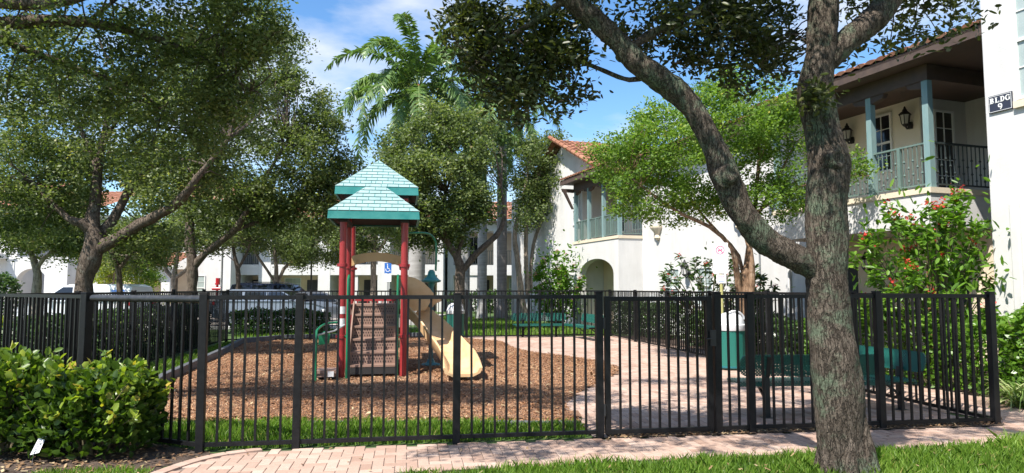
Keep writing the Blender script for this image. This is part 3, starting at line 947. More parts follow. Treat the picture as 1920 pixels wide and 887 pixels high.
# dark edging round the wood chips
tb = thing('edging', 'dark grey timber edging curving round the left of the wood chips', 'edging', (-4.6, 8.55, 0))
tp = [Vector((x, y, 0)) for x, y in [(-4.45, 8.3), (-5.2, 9.7), (-5.75, 11.5), (-6.2, 13.6), (-7.0, 17.2), (-7.6, 19.5), (-6.9, 20.9), (-4.3, 21.75), (-2.7, 21.95)]]
o0 = Vector((-4.6, 8.55, 0))
for a, b in zip(tp[:-1], tp[1:]):
    L = (b - a).length
    n = max(1, round(L / 1.3))
    for k in range(n):
        p, q = a + (b - a) * k / n, a + (b - a) * (k + 1) / n
        d = (q - p).normalized() * 0.012
        m = MB()
        m.bar(p + d - o0 + Vector((0, 0, 0.085)), q - d - o0 + Vector((0, 0, 0.085)), 0.11, 0.17)
        m.tube([q - d * 4 - o0 + Vector((0, 0, 0.1)), q - d * 4 - o0 + Vector((0, 0, 0.178))], 0.02, 8)
        m.build('edging_board', M['timber'], tb, bevel=0.015)
fe = thing('edging', 'low dark edging between the grass strip and the wood chips', 'edging', (0, 8.4, 0))
m = MB()
for a, b in (((-4.4, 8.08), (-2.5, 8.12)), ((-2.48, 8.12), (-0.6, 8.15)), ((-0.58, 8.15), (0.78, 8.13))):
    m.bar((a[0], a[1] - 8.4, 0.012), (b[0], b[1] - 8.4, 0.012), 0.09, 0.04)
m.build('edging_board', M['timber'], fe, bevel=0.01)

# ================================================================== PLAY STRUCTURE
PO, PR = Vector((-2.47, 12.3, 0)), R(9)
ps = thing('play_structure', 'red post play tower with two teal roofs, brown stairs and tan slide', 'play structure', PO, PR)
pinv = (Matrix.Translation(PO) @ Matrix.Rotation(PR, 4, 'Z')).inverted()
def loc(v):
    return pinv @ Vector(v)
HW = 0.54
for (x, y, h) in ((-HW, 0, 2.86), (HW, 0, 2.86), (-HW, 1.15, 3.45), (HW, 1.15, 3.45), (-HW, 2.3, 3.45), (HW, 2.3, 3.45)):
    m = MB()
    m.tube([(x, y, -0.05), (x, y, h)], 0.062, 18)
    p = m.build('post', M['red_post'], ps, smooth=True)
    for z in (0.72, 1.98):
        c = MB()
        c.lathe([(0.062, -0.03), (0.078, -0.028), (0.078, 0.028), (0.062, 0.03)], (x, y, z), 18)
        c.box(x - 0.1, x - 0.06, y - 0.02, y + 0.02, z - 0.022, z + 0.022)
        c.box(x + 0.06, x + 0.1, y - 0.02, y + 0.02, z - 0.022, z + 0.022)
        c.build('collar', M['collar'], p, smooth=True)
    if (x, y) == (-HW, 0):
        for z in (0.98, 1.19):
            s = MB()
            ring = [(x + 0.0645 * math.cos(a), y + 0.0645 * math.sin(a)) for a in [R(200 + 14 * k) for k in range(11)]]
            for (ax, ay), (bx, by) in zip(ring[:-1], ring[1:]):
                s.add([(ax, ay, z - 0.07), (bx, by, z - 0.07), (bx, by, z + 0.06), (ax, ay, z + 0.06)], [(0, 1, 2, 3)])
            s.build('sticker', M['sticker'], p)
def play_roof(cy, zb, hw, fasc, rise):
    m = MB()
    # fascia shell and teal pyramid
    z1 = zb + fasc
    o = [(-hw, cy - hw), (hw, cy - hw), (hw, cy + hw), (-hw, cy + hw)]
    i_ = [(x * 0.95, cy + (y - cy) * 0.95) for x, y in o]
    for k in range(4):
        j = (k + 1) % 4
        a, b, c, d = o[k], o[j], i_[j], i_[k]
        m.add([(a[0] * 1.0, a[1], zb), (b[0], b[1], zb), (b[0] * 0.985, cy + (b[1] - cy) * 0.985, z1), (a[0] * 0.985, cy + (a[1] - cy) * 0.985, z1)], [(0, 1, 2, 3)])
        m.add([(a[0], a[1], zb), (b[0], b[1], zb), (c[0], c[1], zb), (d[0], d[1], zb)], [(0, 1, 2, 3)])
    h9 = hw * 0.985
    m.add([(-h9, cy - h9, z1), (h9, cy - h9, z1), (h9, cy + h9, z1), (-h9, cy + h9, z1), (0, cy, z1 + rise)], [(0, 1, 4), (1, 2, 4), (2, 3, 4), (3, 0, 4)])
    r = m.build('roof', M['teal'], ps)
    u = MB()
    u.add([(x, y, zb + 0.03) for x, y in i_] + [(0, cy, zb + rise * 0.8)], [(0, 1, 4), (1, 2, 4), (2, 3, 4), (3, 0, 4)])
    for x in (-HW, HW):
        u.box(x - 0.08, x + 0.08, cy - 0.66, cy + 0.66, zb - 0.045, zb + 0.03)
    u.build('roof_lining', M['under'], r)
    sh = MB()
    rows = 9
    for k in range(4):
        rot = Matrix.Rotation(k * PI / 2, 4, 'Z')
        for row in range(rows):
            f0, f1 = row / rows, (row + 0.86) / rows
            w0, w1 = h9 * (1 - f0), h9 * (1 - f1)
            step = 0.21
            xs = []
            x = -math.ceil(w0 / step) * step - (step / 2 if row % 2 else 0)
            while x < w0:
                xs.append((max(x, -w0), min(x + step - 0.012, w0))) if x + step - 0.012 > -w0 else None
                x += step
            for a, b in xs:
                if b - a < 0.02:
                    continue
                a1, b1 = min(max(a, -w1), w1), max(min(b, w1), -w1)
                pts = []
                for (xx, ff) in ((a, f0), (b, f0), (b1, f1), (a1, f1)):
                    pts.append(Vector((xx, -h9 * (1 - ff), z1 + rise * ff)))
                nrm = Vector((0, -rise, h9)).normalized()
                q = [rot @ p for p in pts]
                nn = rot @ nrm
                q2 = [p + nn * (0.014 if i < 2 else 0.008) for i, p in enumerate(q)]
                cyv = Vector((0, cy, 0))
                sh.add([p + cyv for p in q] + [p + cyv for p in q2], [(4, 5, 6, 7), (0, 1, 5, 4), (1, 2, 6, 5), (2, 3, 7, 6), (3, 0, 4, 7)])
    sh.build('shingles', M['shingle'], r)
    return r
play_roof(0.56, 2.79, 0.80, 0.14, 0.66)
play_roof(1.74, 3.38, 0.80, 0.15, 0.66)
# stairs with perforated risers
st = MB()
levels = [(0.22, 0.00), (0.44, 0.16), (0.65, 0.44), (0.87, 0.72), (1.08, 0.98), (1.26, 1.22)]
sw = 0.40
prev = 0.1
for i, (z, y) in enumerate(levels):
    y2 = levels[i + 1][1] if i + 1 < len(levels) else y + 0.1
    st.use(0).box(-sw, sw, y - 0.02, y2 + 0.02, z - 0.035, z)
    if i:
        st.box(-sw, sw, y, y + 0.012, levels[i - 1][0], z - 0.035)
        st.use(1)
        for r_ in range(3):
            for k in range(17):
                xx = -sw + 0.045 + k * 0.045 + (0.022 if r_ % 2 else 0)
                if xx > sw - 0.04:
                    continue
                zc = levels[i - 1][0] + 0.04 + r_ * 0.052
                st.add([(xx - 0.012, y - 0.003, zc), (xx, y - 0.003, zc - 0.022), (xx + 0.012, y - 0.003, zc), (xx, y - 0.003, zc + 0.022)], [(0, 1, 2, 3)])
st.use(2)
st.box(-sw, sw, -0.015, 0.012, 0.06, 0.185)
st.use(0)
for s in (-1, 1):
    poly = [(0.0, 0.06), (0.35, 0.06), (1.3, 1.0), (1.3, 1.32), (1.18, 1.32), (0.92, 1.12), (0.66, 0.92), (0.40, 0.70), (0.14, 0.50), (-0.02, 0.27)]
    x = s * (sw + 0.002)
    st.slab([(x, y, z) for y, z in poly], (s * 0.025, 0, 0))
st.build('staircase', [M['step'], M['step_hole'], M['under']], ps, bevel=0.0)
dk = MB()
dk.box(-0.5, 0.5, 1.24, 2.25, 1.2, 1.258)
dk.box(-0.48, 0.48, 1.3, 1.34, 1.05, 1.2)
dk.build('deck', M['step'], ps, bevel=0.008)
wp = MB()
wp.box(-0.47, 0.47, 2.27, 2.30, 1.3, 1.42)
for k in range(9):
    wp.tube([(-0.42 + k * 0.105, 2.285, 1.26), (-0.42 + k * 0.105, 2.285, 1.42)], 0.014, 6)
wp.build('guard_rail', M['red_post'], ps)
# tan arch between the middle posts
ar = MB()
n = 14
top, bot = [], []
for k in range(n + 1):
    u = -1 + 2 * k / n
    top.append((u * 0.47, 1.15, 2.19 + 0.075 * (1 - u * u)))
    bot.append((u * 0.47, 1.15, 1.995 + 0.10 * (1 - u * u)))
ar.slab([Vector(p) + Vector((0, -0.04, 0)) for p in top + bot[::-1]], (0, 0.08, 0))
for s in (-1, 1):
    ar.cbox((s * 0.40, 1.08, 2.08), (0.05, 0.05, 0.09))
ar.build('arch_panel', M['tan_arch'], ps, smooth=True, angle=30)
# green handrails
for s in (-1, 1):
    m = MB()
    x = s * 0.43
    pts = [(x, -0.16, 0.0), (x, -0.16, 1.55), (x, -0.10, 1.74), (x, 0.06, 1.80), (x, 0.12, 1.70), (x, 0.10, 1.2), (x, 0.02, 0.75)]
    q, r = smooth_path(pts, [0.021] * len(pts), 0.08)
    m.tube(q, r, 10)
    m.tube([(x, -0.16, 0.73), (x + s * 0.06, 0, 0.73)], 0.014, 8)
    m.build('handrail', M['green_tube'], ps, smooth=True)
    b = MB()
    b.slab([(s * 0.47, 0.1, 0.5), (s * 0.47, 1.1, 1.35), (s * 0.47, 1.1, 1.7), (s * 0.47, 0.5, 1.6), (s * 0.47, 0.1, 1.1)], (s * 0.015, 0, 0))
    b.build('side_panel', M['green_tube'], ps) if s > 0 else None
# transfer step and its grab loop at the left
tx = -0.70
m = MB()
m.use(0).box(tx - 0.22, tx + 0.12, -0.42, 0.0, 0.13, 0.185)
m.box(tx - 0.20, tx + 0.10, -0.40, -0.02, 0.07, 0.13)
m.use(1).box(tx - 0.02, tx + 0.08, -0.424, -0.42, 0.075, 0.165)
m.use(2)
for x in (tx - 0.16, tx + 0.06):
    m.box(x - 0.03, x + 0.03, -0.3, -0.12, 0.0, 0.07)
m.build('transfer_step', [M['step'], M['sticker'], M['under']], ps, bevel=0.006)
m = MB()
pts = [(tx - 0.21, -0.5, 0.0), (tx - 0.21, -0.5, 0.75), (tx - 0.19, -0.42, 0.88), (tx - 0.1, -0.1, 0.95), (tx + 0.08, 0.0, 0.97)]
q, r = smooth_path(pts, [0.021] * 5, 0.08)
m.tube(q, r, 10)
m.build('grab_loop', M['green_tube'], ps, smooth=True)
m = MB()
m.tube([(tx - 0.2, -0.46, 0.78), (tx + 0.05, -0.2, 0.83), (tx + 0.22, -0.12, 0.93)], 0.017, 8)
m.build('grab_bar', M['grey_metal'], ps, smooth=True)
m = MB()
m.slab([(tx - 0.19, -0.35, 0.6), (tx - 0.02, -0.3, 0.62), (tx + 0.0, -0.3, 0.78), (tx - 0.1, -0.33, 0.84), (tx - 0.19, -0.35, 0.78)], (0, 0.03, 0))
m.build('grab_plate', M['green_tube'], ps, bevel=0.01)
# slide: swept trough
path = [(-1.98, 13.55, 1.06), (-1.78, 13.45, 0.92), (-1.50, 13.25, 0.68), (-1.26, 12.96, 0.46), (-1.03, 12.52, 0.27), (-0.90, 12.12, 0.16), (-0.85, 11.85, 0.13), (-0.83, 11.72, 0.13)]
q, _ = smooth_path([loc(p) for p in path], [1] * len(path), 0.06)
sl = MB()
prof = [(-0.275, 0.25), (-0.255, 0.27), (-0.235, 0.25), (-0.20, 0.06), (-0.12, 0.0), (0.12, 0.0), (0.20, 0.06), (0.235, 0.25), (0.255, 0.27), (0.275, 0.25), (0.245, 0.03), (0.14, -0.05), (-0.14, -0.05), (-0.245, 0.03)]
vs, fs = [], []
for i, p in enumerate(q):
    t = q[min(i + 1, len(q) - 1)] - q[max(i - 1, 0)]
    t.z = 0
    t.normalize()
    side = Vector((t.y, -t.x, 0))
    f = i / (len(q) - 1)
    hs = 1.0 if f < 0.75 else 1.0 - 0.6 * ((f - 0.75) / 0.25) ** 1.5
    for (a, h) in prof:
        hh = h * hs if h > 0.02 else h
        vs.append(p + side * a * (1.12 + 0.25 * max(0, f - 0.6)) + Vector((0, 0, hh)))
k = len(prof)
for i in range(len(q) - 1):
    for j in range(k):
        j2 = (j + 1) % k
        fs.append((i * k + j, i * k + j2, (i + 1) * k + j2, (i + 1) * k + j))
fs.append(tuple(range(k)))
fs.append(tuple((len(q) - 1) * k + j for j in range(k)))
sl.add(vs, fs)
slide = sl.build('slide', M['tan'], ps, smooth=True, angle=50)
hd = MB()
for Y in (13.42, 13.98):
    pp = [at(*v, Y) for v in ((764, 518), (778, 521), (793, 529), (806, 541), (813, 550), (810, 561), (798, 582), (764, 584))]
    hd.slab([loc(p) for p in pp], (0, 0.05, 0))
a_ = [loc(at(*v, 13.44)) for v in ((764, 518), (778, 521), (793, 529), (806, 541), (813, 550), (810, 561))]
b_ = [p + Vector((0, 0.6, 0)) for p in a_]
for i in range(len(a_) - 1):
    hd.add([a_[i], a_[i + 1], b_[i + 1], b_[i], a_[i] - Vector((0, 0, .03)), a_[i + 1] - Vector((0, 0, .03)), b_[i + 1] - Vector((0, 0, .03)), b_[i] - Vector((0, 0, .03))], ((0, 1, 2, 3), (4, 5, 6, 7), (0, 1, 5, 4), (2, 3, 7, 6)))
lp = [at(*v, 13.7) for v in ((808, 553), (820, 556), (831, 558), (829, 564), (816, 570), (806, 582))]
hd.slab([loc(p) for p in lp], (0, 0.12, 0))
hd.build('slide_hood', M['tan'], slide, bevel=0.008)
ft = MB()
for p in ((-1.0, 12.1), (-0.76, 12.05)):
    v = loc((p[0], p[1], 0))
    ft.tube([(v.x, v.y, 0), (v.x, v.y, 0.12)], 0.025, 8)
ft.build('slide_foot', M['grey_metal'], slide)
# overhead arm and pod climber
cx, cy_ = -1.66, 14.2
arm = MB()
pts = [loc(at(764, 437, 13.6)), loc(at(795, 437, 13.9)), loc(at(808, 441, 14.1)), loc(at(816, 452, 14.2)), loc(at(818, 470, 14.2)), loc(at(817, 508, 14.2))]
q, r = smooth_path(pts, [0.022] * 6, 0.06)
arm.tube(q, r, 10)
cl_ = arm.build('climber_arm', M['green_tube'], ps, smooth=True)
pd = MB()
c = loc((cx, cy_, 0))
pd.tube([(c.x, c.y, 0), (c.x, c.y, 1.95)], 0.045, 12)
pd.lathe([(0.20, 0.0), (0.19, 0.03), (0.09, 0.06), (0.06, 0.13)], (c.x, c.y, 0.0), 18)
pd.lathe([(0.05, -0.12), (0.09, -0.06), (0.19, -0.02), (0.20, 0.01), (0.17, 0.03), (0.06, 0.07), (0.05, 0.2)], (c.x, c.y, 0.83), 18)
pd.build('climber_pole', M['teal_dark'], ps, smooth=True)
pd = MB()
pd.lathe([(0.05, -0.12), (0.07, -0.06), (0.10, -0.03), (0.19, -0.01), (0.20, 0.02), (0.16, 0.04), (0.10, 0.10), (0.075, 0.16), (0.07, 0.2), (0.03, 0.24)], (c.x, c.y, 1.71), 20)
pd.build('climber_pod', M['teal'], ps, smooth=True)

# ================================================================== BENCHES
def rounded_slab(mb, w, h, r, thick, origin, ux, uy, nrm):
    pts = []
    for cx_, cy2, a0 in ((w / 2 - r, h / 2 - r, 0), (-w / 2 + r, h / 2 - r, 90), (-w / 2 + r, -h / 2 + r, 180), (w / 2 - r, -h / 2 + r, 270)):
        for k in range(5):
            a = R(a0 + 22.5 * k)
            pts.append(origin + ux * (cx_ + r * math.cos(a)) + uy * (cy2 + r * math.sin(a)))
    mb.slab(pts, nrm * thick)
def make_bench(label, locv, rz):
    t = thing('park_bench', label, 'bench', locv, rz, 'teal metal benches round the playground')
    X, Z = Vector((1, 0, 0)), Vector((0, 0, 1))
    m = MB()
    rounded_slab(m, 1.8, 0.38, 0.08, 0.02, Vector((0, -0.24, 0.41)), X, Vector((0, 1, 0)), Z)
    for y in (-0.43, -0.05):
        m.box(-0.86, 0.86, y - 0.015, y + 0.015, 0.37, 0.415)
    m.build('seat', M['bench'], t, uv=True)
    m = MB()
    uy = Vector((0, 0.2, 0.98)).normalized()
    rounded_slab(m, 1.8, 0.26, 0.09, 0.02, Vector((0, 0.05, 0.635)), X, uy, Vector((0, 0.98, -0.2)).normalized())
    m.build('backrest', M['bench'], t, uv=True)
    for s in (-1, 1):
        m = MB()
        x = s * 0.55
        m.box(x - 0.03, x + 0.03, -0.03, 0.03, 0, 0.56)
        m.bar((x, -0.02, 0.355), (x, -0.42, 0.375), 0.045, 0.05)
        m.bar((x, 0.035, 0.5), (x, 0.09, 0.74), 0.05, 0.03)
        m.bar((x, -0.02, 0.2), (x, -0.28, 0.385), 0.03, 0.03)
        m.box(x - 0.07, x + 0.07, -0.07, 0.07, 0.0, 0.012)
        m.build('leg', M['bench_leg'], t, bevel=0.004)
    return t
M['bench_leg'] = mat('black_bench_leg', (0.016, 0.018, 0.018), rough=0.45)
make_bench('dark backed teal bench just inside the front fence, seen from behind beside the tree trunk', (3.62, 8.45, 0.012), PI + R(4))
make_bench('sunlit teal bench along the right side fence, beyond the tree trunk', (4.86, 9.5, 0.012), R(-76))
make_bench('far teal bench against the back fence, facing the camera beyond the wood chips', (0.88, 22.25, 0.012), R(10))
make_bench('far teal bench seen end on, in the back corner left of the gate post', (2.42, 21.2, 0.012), R(-74))

# ================================================================== BINS
def make_bin(label, locv, rz):
    t = thing('litter_bin', label, 'bin', locv, rz, 'teal bins with grey dome lids')
    m = MB()
    n = 20
    for k in range(n):
        a0, a1 = 2 * PI * k / n, 2 * PI * (k + 1) / n
        r = 0.275
        m.add([(r * math.cos(a0), r * math.sin(a0), 0.06), (r * math.cos(a1), r * math.sin(a1), 0.06), (r * math.cos(a1), r * math.sin(a1), 0.76), (r * math.cos(a0), r * math.sin(a0), 0.76)], [(0, 1, 2, 3)])
    b = m.build('body', M['bin'], t, smooth=True)
    me = b.data
    uvl = me.uv_layers.new(name='UVMap')
    for p in me.polygons:
        mid = math.atan2(p.center.y, p.center.x)
        for li in p.loop_indices:
            co = me.vertices[me.loops[li].vertex_index].co
            a = math.atan2(co.y, co.x)
            while a - mid > PI:
                a -= 2 * PI
            while a - mid < -PI:
                a += 2 * PI
            uvl.data[li].uv = (a * 0.275, co.z)
    m = MB()
    m.lathe([(0.24, 0.02), (0.265, 0.05), (0.265, 0.75)], (0, 0, 0), 20)
    m.build('liner', M['bin_liner'], t, smooth=True)
    m = MB()
    m.lathe([(0.283, 0), (0.283, 0.03), (0.276, 0.03)], (0, 0, 0.05), 20)
    m.build('base_ring', M['teal_dark'], t, smooth=True)
    m = MB()
    m.lathe([(0.29, 0.0), (0.295, 0.01), (0.295, 0.11), (0.27, 0.125), (0.262, 0.17), (0.235, 0.24), (0.19, 0.295), (0.12, 0.33), (0.04, 0.345)], (0, 0, 0.75), 24)
    m.build('lid', M['lid'], t, smooth=True)
    m = MB()
    q = [(0.02 + 0.22 * math.cos(a), -0.12, 0.93 + 0.19 * math.sin(a)) for a in [R(10 + 16 * k) for k in range(11)]]
    m.tube(q, 0.02, 8)
    m.build('lid_rim', M['lid'], t, smooth=True)
    return t
make_bin('near teal bin with grey dome lid, inside the fence right of the gate', (4.22, 13.4, 0.012), 0.3)
make_bin('far teal bin with grey dome lid, behind the slide at the back fence', (-1.8, 22.0, 0.012), 1.0)

# ================================================================== SIGNS
def text_mesh(body, size, name, m, parent, mtx, extr=0.002):
    cu = bpy.data.curves.new(name, 'FONT')
    cu.body = body
    cu.size = size
    cu.align_x, cu.align_y = 'CENTER', 'CENTER'
    cu.extrude = extr
    tmp = bpy.data.objects.new(name, cu)
    col.objects.link(tmp)
    dg = bpy.context.evaluated_depsgraph_get()
    me = bpy.data.meshes.new_from_object(tmp.evaluated_get(dg))
    bpy.data.objects.remove(tmp)
    bpy.data.curves.remove(cu)
    me.transform(mtx)
    me.materials.clear()
    me.materials.append(m)
    o = bpy.data.objects.new(name, me)
    col.objects.link(o)
    o.parent = parent
    return o
sg = thing('notice_sign', 'white NO PETS notice on a yellow green post behind the near bin', 'sign', (4.17, 13.75, 0), R(-30))
m = MB()
m.tube([(0, 0.02, 0), (0, 0.02, 2.48)], 0.032, 12)
m.build('pole', M['sign_post'], sg, smooth=True)
m = MB()
rounded_slab(m, 0.305, 0.61, 0.02, 0.004, Vector((0, -0.02, 2.17)), Vector((1, 0, 0)), Vector((0, 0, 1)), Vector((0, 1, 0)))
board = m.build('board', M['sign_white'], sg)
m = MB()
rounded_slab(m, 0.19, 0.17, 0.012, 0.004, Vector((0.01, -0.02, 1.755)), Vector((1, 0, 0)), Vector((0, 0, 1)), Vector((0, 1, 0)))
board2 = m.build('board', M['sign_white'], sg)
FX = lambda x, z, y=-0.0215: Matrix.Translation((x, y, z)) @ Matrix.Rotation(PI / 2, 4, 'X')
for (w, z, sz) in (('NO PETS', 2.10, 0.062), ('ALLOWED IN THE', 2.015, 0.036), ('PLAYGROUND', 1.935, 0.046)):
    text_mesh(w, sz, 'lettering', M['sign_grey'], board, FX(0, z), 0.001)
for (z, w, mm) in ((1.80, 0.14, 'sign_red'), (1.772, 0.15, 'sign_red'), (1.735, 0.12, 'sign_blue'), (1.705, 0.11, 'sign_blue')):
    m = MB()
    k = 7
    for i in range(k):
        x = 0.01 - w / 2 + w * i / k
        m.box(x, x + w / k * 0.7, -0.0225, -0.0205, z - 0.008, z + 0.008)
    m.build('small_print', M[mm], board2)
m = MB()
cc = Vector((0, -0.022, 2.33))
n = 28
ring = []
for k in range(n):
    a0, a1 = 2 * PI * k / n, 2 * PI * (k + 1) / n
    ro, ri = 0.088, 0.070
    f = lambda r, a: cc + Vector((r * math.cos(a), 0, r * math.sin(a)))
    m.add([f(ro, a0), f(ro, a1), f(ri, a1), f(ri, a0)], [(0, 1, 2, 3)])
m.bar(cc + Vector((-0.052, -0.0008, 0.052)), cc + Vector((0.052, -0.0008, -0.052)), 0.014, 0.001, (0, 1, 0))
m.build('prohibition_ring', M['sign_red'], board)
m = MB()
dog = [(-0.045, -0.005), (-0.035, 0.012), (0.015, 0.012), (0.028, 0.035), (0.045, 0.03), (0.052, 0.015), (0.035, 0.008), (0.03, -0.05), (0.02, -0.05), (0.018, -0.018), (-0.022, -0.018), (-0.028, -0.05), (-0.038, -0.05)]
m.add([cc + Vector((x, 0.0006, z)) for x, z in dog], [tuple(range(len(dog)))])
m.build('dog_symbol', M['sign_red'], board)
# plant tag in the soil bed
pt = G(62, 872)
tg_ = thing('plant_tag', 'small white plant tag on a thin wire stake in the soil', 'plant tag', (pt.x, pt.y, 0), R(18))
m = MB()
m.tube([(-0.01, 0, 0), (0.0, 0.0, 0.1), (0.012, 0.005, 0.13)], 0.0025, 6)
m.build('stake', M['grey_metal'], tg_)
m = MB()
m.slab([(-0.028, 0, 0.09), (0.042, 0, 0.105), (0.076, 0.05, 0.235), (0.016, 0.05, 0.22)], (0, 0.003, 0.001))
lbl = m.build('card', M['sign_white'], tg_)
m = MB()
for k, f in enumerate((0.25, 0.42, 0.58, 0.74)):
    a = Vector((-0.028, 0, 0.09)).lerp(Vector((0.016, 0.05, 0.22)), f)
    b = Vector((0.042, 0, 0.105)).lerp(Vector((0.076, 0.05, 0.235)), f)
    o_ = Vector((0, -0.0012, 0))
    p0, p1 = a.lerp(b, 0.2) + o_, a.lerp(b, 0.75 - 0.1 * (k % 2)) + o_
    up_ = Vector((0.003, 0.003, 0.009))
    m.add([p0, p1, p1 + up_, p0 + up_], [(0, 1, 2, 3)])
m.build('small_print', M['sign_grey'], lbl)

# ================================================================== RIGHT-HAND BUILDING
BP = Vector((8.03, 13.1, 0))
BRZ = math.atan2(0.945, -0.326)
bld = thing('apartment_building', 'long white stucco apartment block with balconies on the right', 'building', BP, BRZ)
def win(parent, o, u, n, w, h, cols=2, rows=4, glass=None, frame=None, sash=True, depth=0.05):
    """window as a frame (sub-parts pane) laid on a wall: o lower left corner, u along, n outward"""
    o, u, n = Vector(o), Vector(u), Vector(n)
    Z = Vector((0, 0, 1))
    fr = MB()
    def bx(mb, u0, u1, z0, z1, n0, n1):
        vs = []
        for nn in (n0, n1):
            for uu, zz in ((u0, z0), (u1, z0), (u1, z1), (u0, z1)):
                vs.append(o + u * uu + Z * zz + n * nn)
        mb.add(vs, ((0, 1, 2, 3), (7, 6, 5, 4), (0, 4, 5, 1), (1, 5, 6, 2), (2, 6, 7, 3), (3, 7, 4, 0)))
    e = 0.05
    bx(fr, 0, e, 0, h, 0, depth)
    bx(fr, w - e, w, 0, h, 0, depth)
    bx(fr, e, w - e, 0, e, 0, depth)
    bx(fr, e, w - e, h - e, h, 0, depth)
    if sash:
        bx(fr, e, w - e, h * 0.48, h * 0.48 + 0.05, 0, depth - 0.004)
    mu = 0.016
    for i in range(1, cols):
        x = e + (w - 2 * e) * i / cols
        bx(fr, x - mu / 2, x + mu / 2, e, h - e, 0.002, depth - 0.016)
    for j in range(1, rows):
        z = e + (h - 2 * e) * j / rows
        bx(fr, e, w - e, z - mu / 2, z + mu / 2, 0.002, depth - 0.018)
    f = fr.build('window', frame or M['white_frame'], parent)
    pn = MB()
    bx(pn, e * 0.8, w - e * 0.8, e * 0.8, h - e * 0.8, 0.003, 0.014)
    pn.build('pane', glass or M['glass'], f)
    return f
def lantern(parent, p, n, s=1.0):
    """black carriage lantern on a bracket; n outward"""
    p, n = Vector(p), Vector(n)
    mb = MB()
    c = p + n * 0.17 * s
    mb.use(0)
    mb.lathe([(0.05, -0.08), (0.065, 0), (0.05, 0.08)], tuple(p + n * 0.02 + Vector((0, 0, -0.12 * s))), 10)
    q, r = smooth_path([p + n * 0.02 + Vector((0, 0, -0.12 * s)), p + n * 0.12 * s + Vector((0, 0, -0.2 * s)), c + Vector((0, 0, -0.13 * s))], [0.02 * s] * 3, 0.04)
    mb.tube(q, r, 8)
    mb.lathe([(0.03 * s, -0.16 * s), (0.07 * s, -0.12 * s), (0.075 * s, -0.10 * s)], tuple(c), 6)
    for k in range(6):
        a = 2 * PI * k / 6
        mb.tube([c + Vector((0.075 * s * math.cos(a), 0.075 * s * math.sin(a), -0.10 * s)), c + Vector((0.105 * s * math.cos(a), 0.105 * s * math.sin(a), 0.10 * s))], 0.009 * s, 5)
    mb.lathe([(0.13 * s, 0.10 * s), (0.135 * s, 0.115 * s), (0.09 * s, 0.16 * s), (0.05 * s, 0.19 * s), (0.055 * s, 0.21 * s), (0.03 * s, 0.24 * s), (0.02 * s, 0.28 * s), (0.004, 0.30 * s)], tuple(c), 6)
    mb.use(1)
    mb.lathe([(0.068 * s, -0.10 * s), (0.096 * s, 0.10 * s)], tuple(c), 6)
    return mb.build('lantern', [M['black_iron'], M['lamp_glass']], parent)
def railing(parent, a, b, z0, h, m, spacing=0.115, knobs=True, fat=0.016, mids=()):
    a, b = Vector((a[0], a[1], 0)), Vector((b[0], b[1], 0))
    L = (b - a).length
    mb = MB()
    Z = lambda z: Vector((0, 0, z))
    mb.bar(a + Z(z0 + h), b + Z(z0 + h), 0.05, 0.035)
    mb.bar(a + Z(z0 + 0.09), b + Z(z0 + 0.09), 0.03, 0.03)
    n = max(2, round(L / spacing))
    pat = [0.62, 0.28, 0.62, 0.42]
    for k in range(1, n):
        p = a + (b - a) * k / n
        mb.bar(p + Z(z0 + 0.09), p + Z(z0 + h), fat, fat, (1, 0, 0))
        if knobs:
            for f in ((0.62, 0.28) if k % 2 else (0.45, 0.12))[:2]:
                c = p + Z(z0 + 0.1 + f * (h - 0.1))
                mb.lathe([(0.008, -0.03), (0.026, -0.006), (0.026, 0.006), (0.008, 0.03)], tuple(c), 6)
    for x in mids:
        p = a + (b - a) * x
        mb.cbox(tuple(p + Z(z0 + h / 2 + 0.03)), (0.07, 0.07, h - 0.06))
    return mb.build('railing', m, parent)
def tile_roof(mb, e0, e1, r0, r1, rng_, pitch=0.26, row=0.34, thick=0.055, amp=0.055):
    """barrel tiles between eave edge e0-e1 and ridge edge r0-r1"""
    e0, e1, r0, r1 = map(Vector, (e0, e1, r0, r1))
    n = max(2, int((e1 - e0).length / pitch))
    rows = max(2, int((r0 - e0).length / row))
    nrm = (e1 - e0).cross(r0 - e0).normalized()
    if nrm.z < 0:
        nrm = -nrm
    seg = 6
    P = lambda u, v: (e0.lerp(e1, u)).lerp(r0.lerp(r1, u), v)
    for j in range(rows):
        v0, v1 = j / rows, (j + 1.12) / rows
        v1 = min(v1, 1.0)
        for i in range(n):
            mb.ct = min(1, max(0, rng_.gauss(0.5, 0.22)))
            vs = []
            for v, lift in ((v0, 0.035), (v1, 0.004)):
                for k in range(seg + 1):
                    a = PI * k / seg
                    u = (i + 0.5 - 0.5 * math.cos(a)) / n
                    vs.append(P(u, v) + nrm * (lift + amp * math.sin(a) * (1.0 if v == v0 else 0.85)))
            fs = [(k, k + 1, seg + 2 + k, seg + 1 + k) for k in range(seg)]
            vs.append(P((i + 0.5) / n, v0) + nrm * 0.0)
            fs += [(k + 1, k, 2 * seg + 2) for k in range(seg)]
            mb.add(vs, fs)
rt = random.Random(4)
# ground-floor and upper walls (local x along the facade, y outward)
m = MB()
m.box(4.4, 12.7, -8, -1.0, 0, 6.2)
m.box(-1.8, 4.4, -8, -1.7, 0, 2.75)
m.box(1.8, 4.4, -8, -2.0, 3.46, 6.2)
m.box(-1.8, 1.798, -8, -3.4, 3.46, 6.2)
m.box(16.75, 26, -8, -0.45, 0, 6.4)
m.box(12.7, 16.75, -8, -1.9, 0, 6.2)
m.prism([(-1.75, 1.0), (-1.75, 1.0), (-1.75, 1.0)], 0, 0.001)
# gable of the far wing
m.slab([(14.9, -0.5, 6.35), (22.9, -0.5, 6.35), (18.9, -0.5, 8.15)], (0, -0.25, 0))
m.build('wall', M['stucco'], bld)
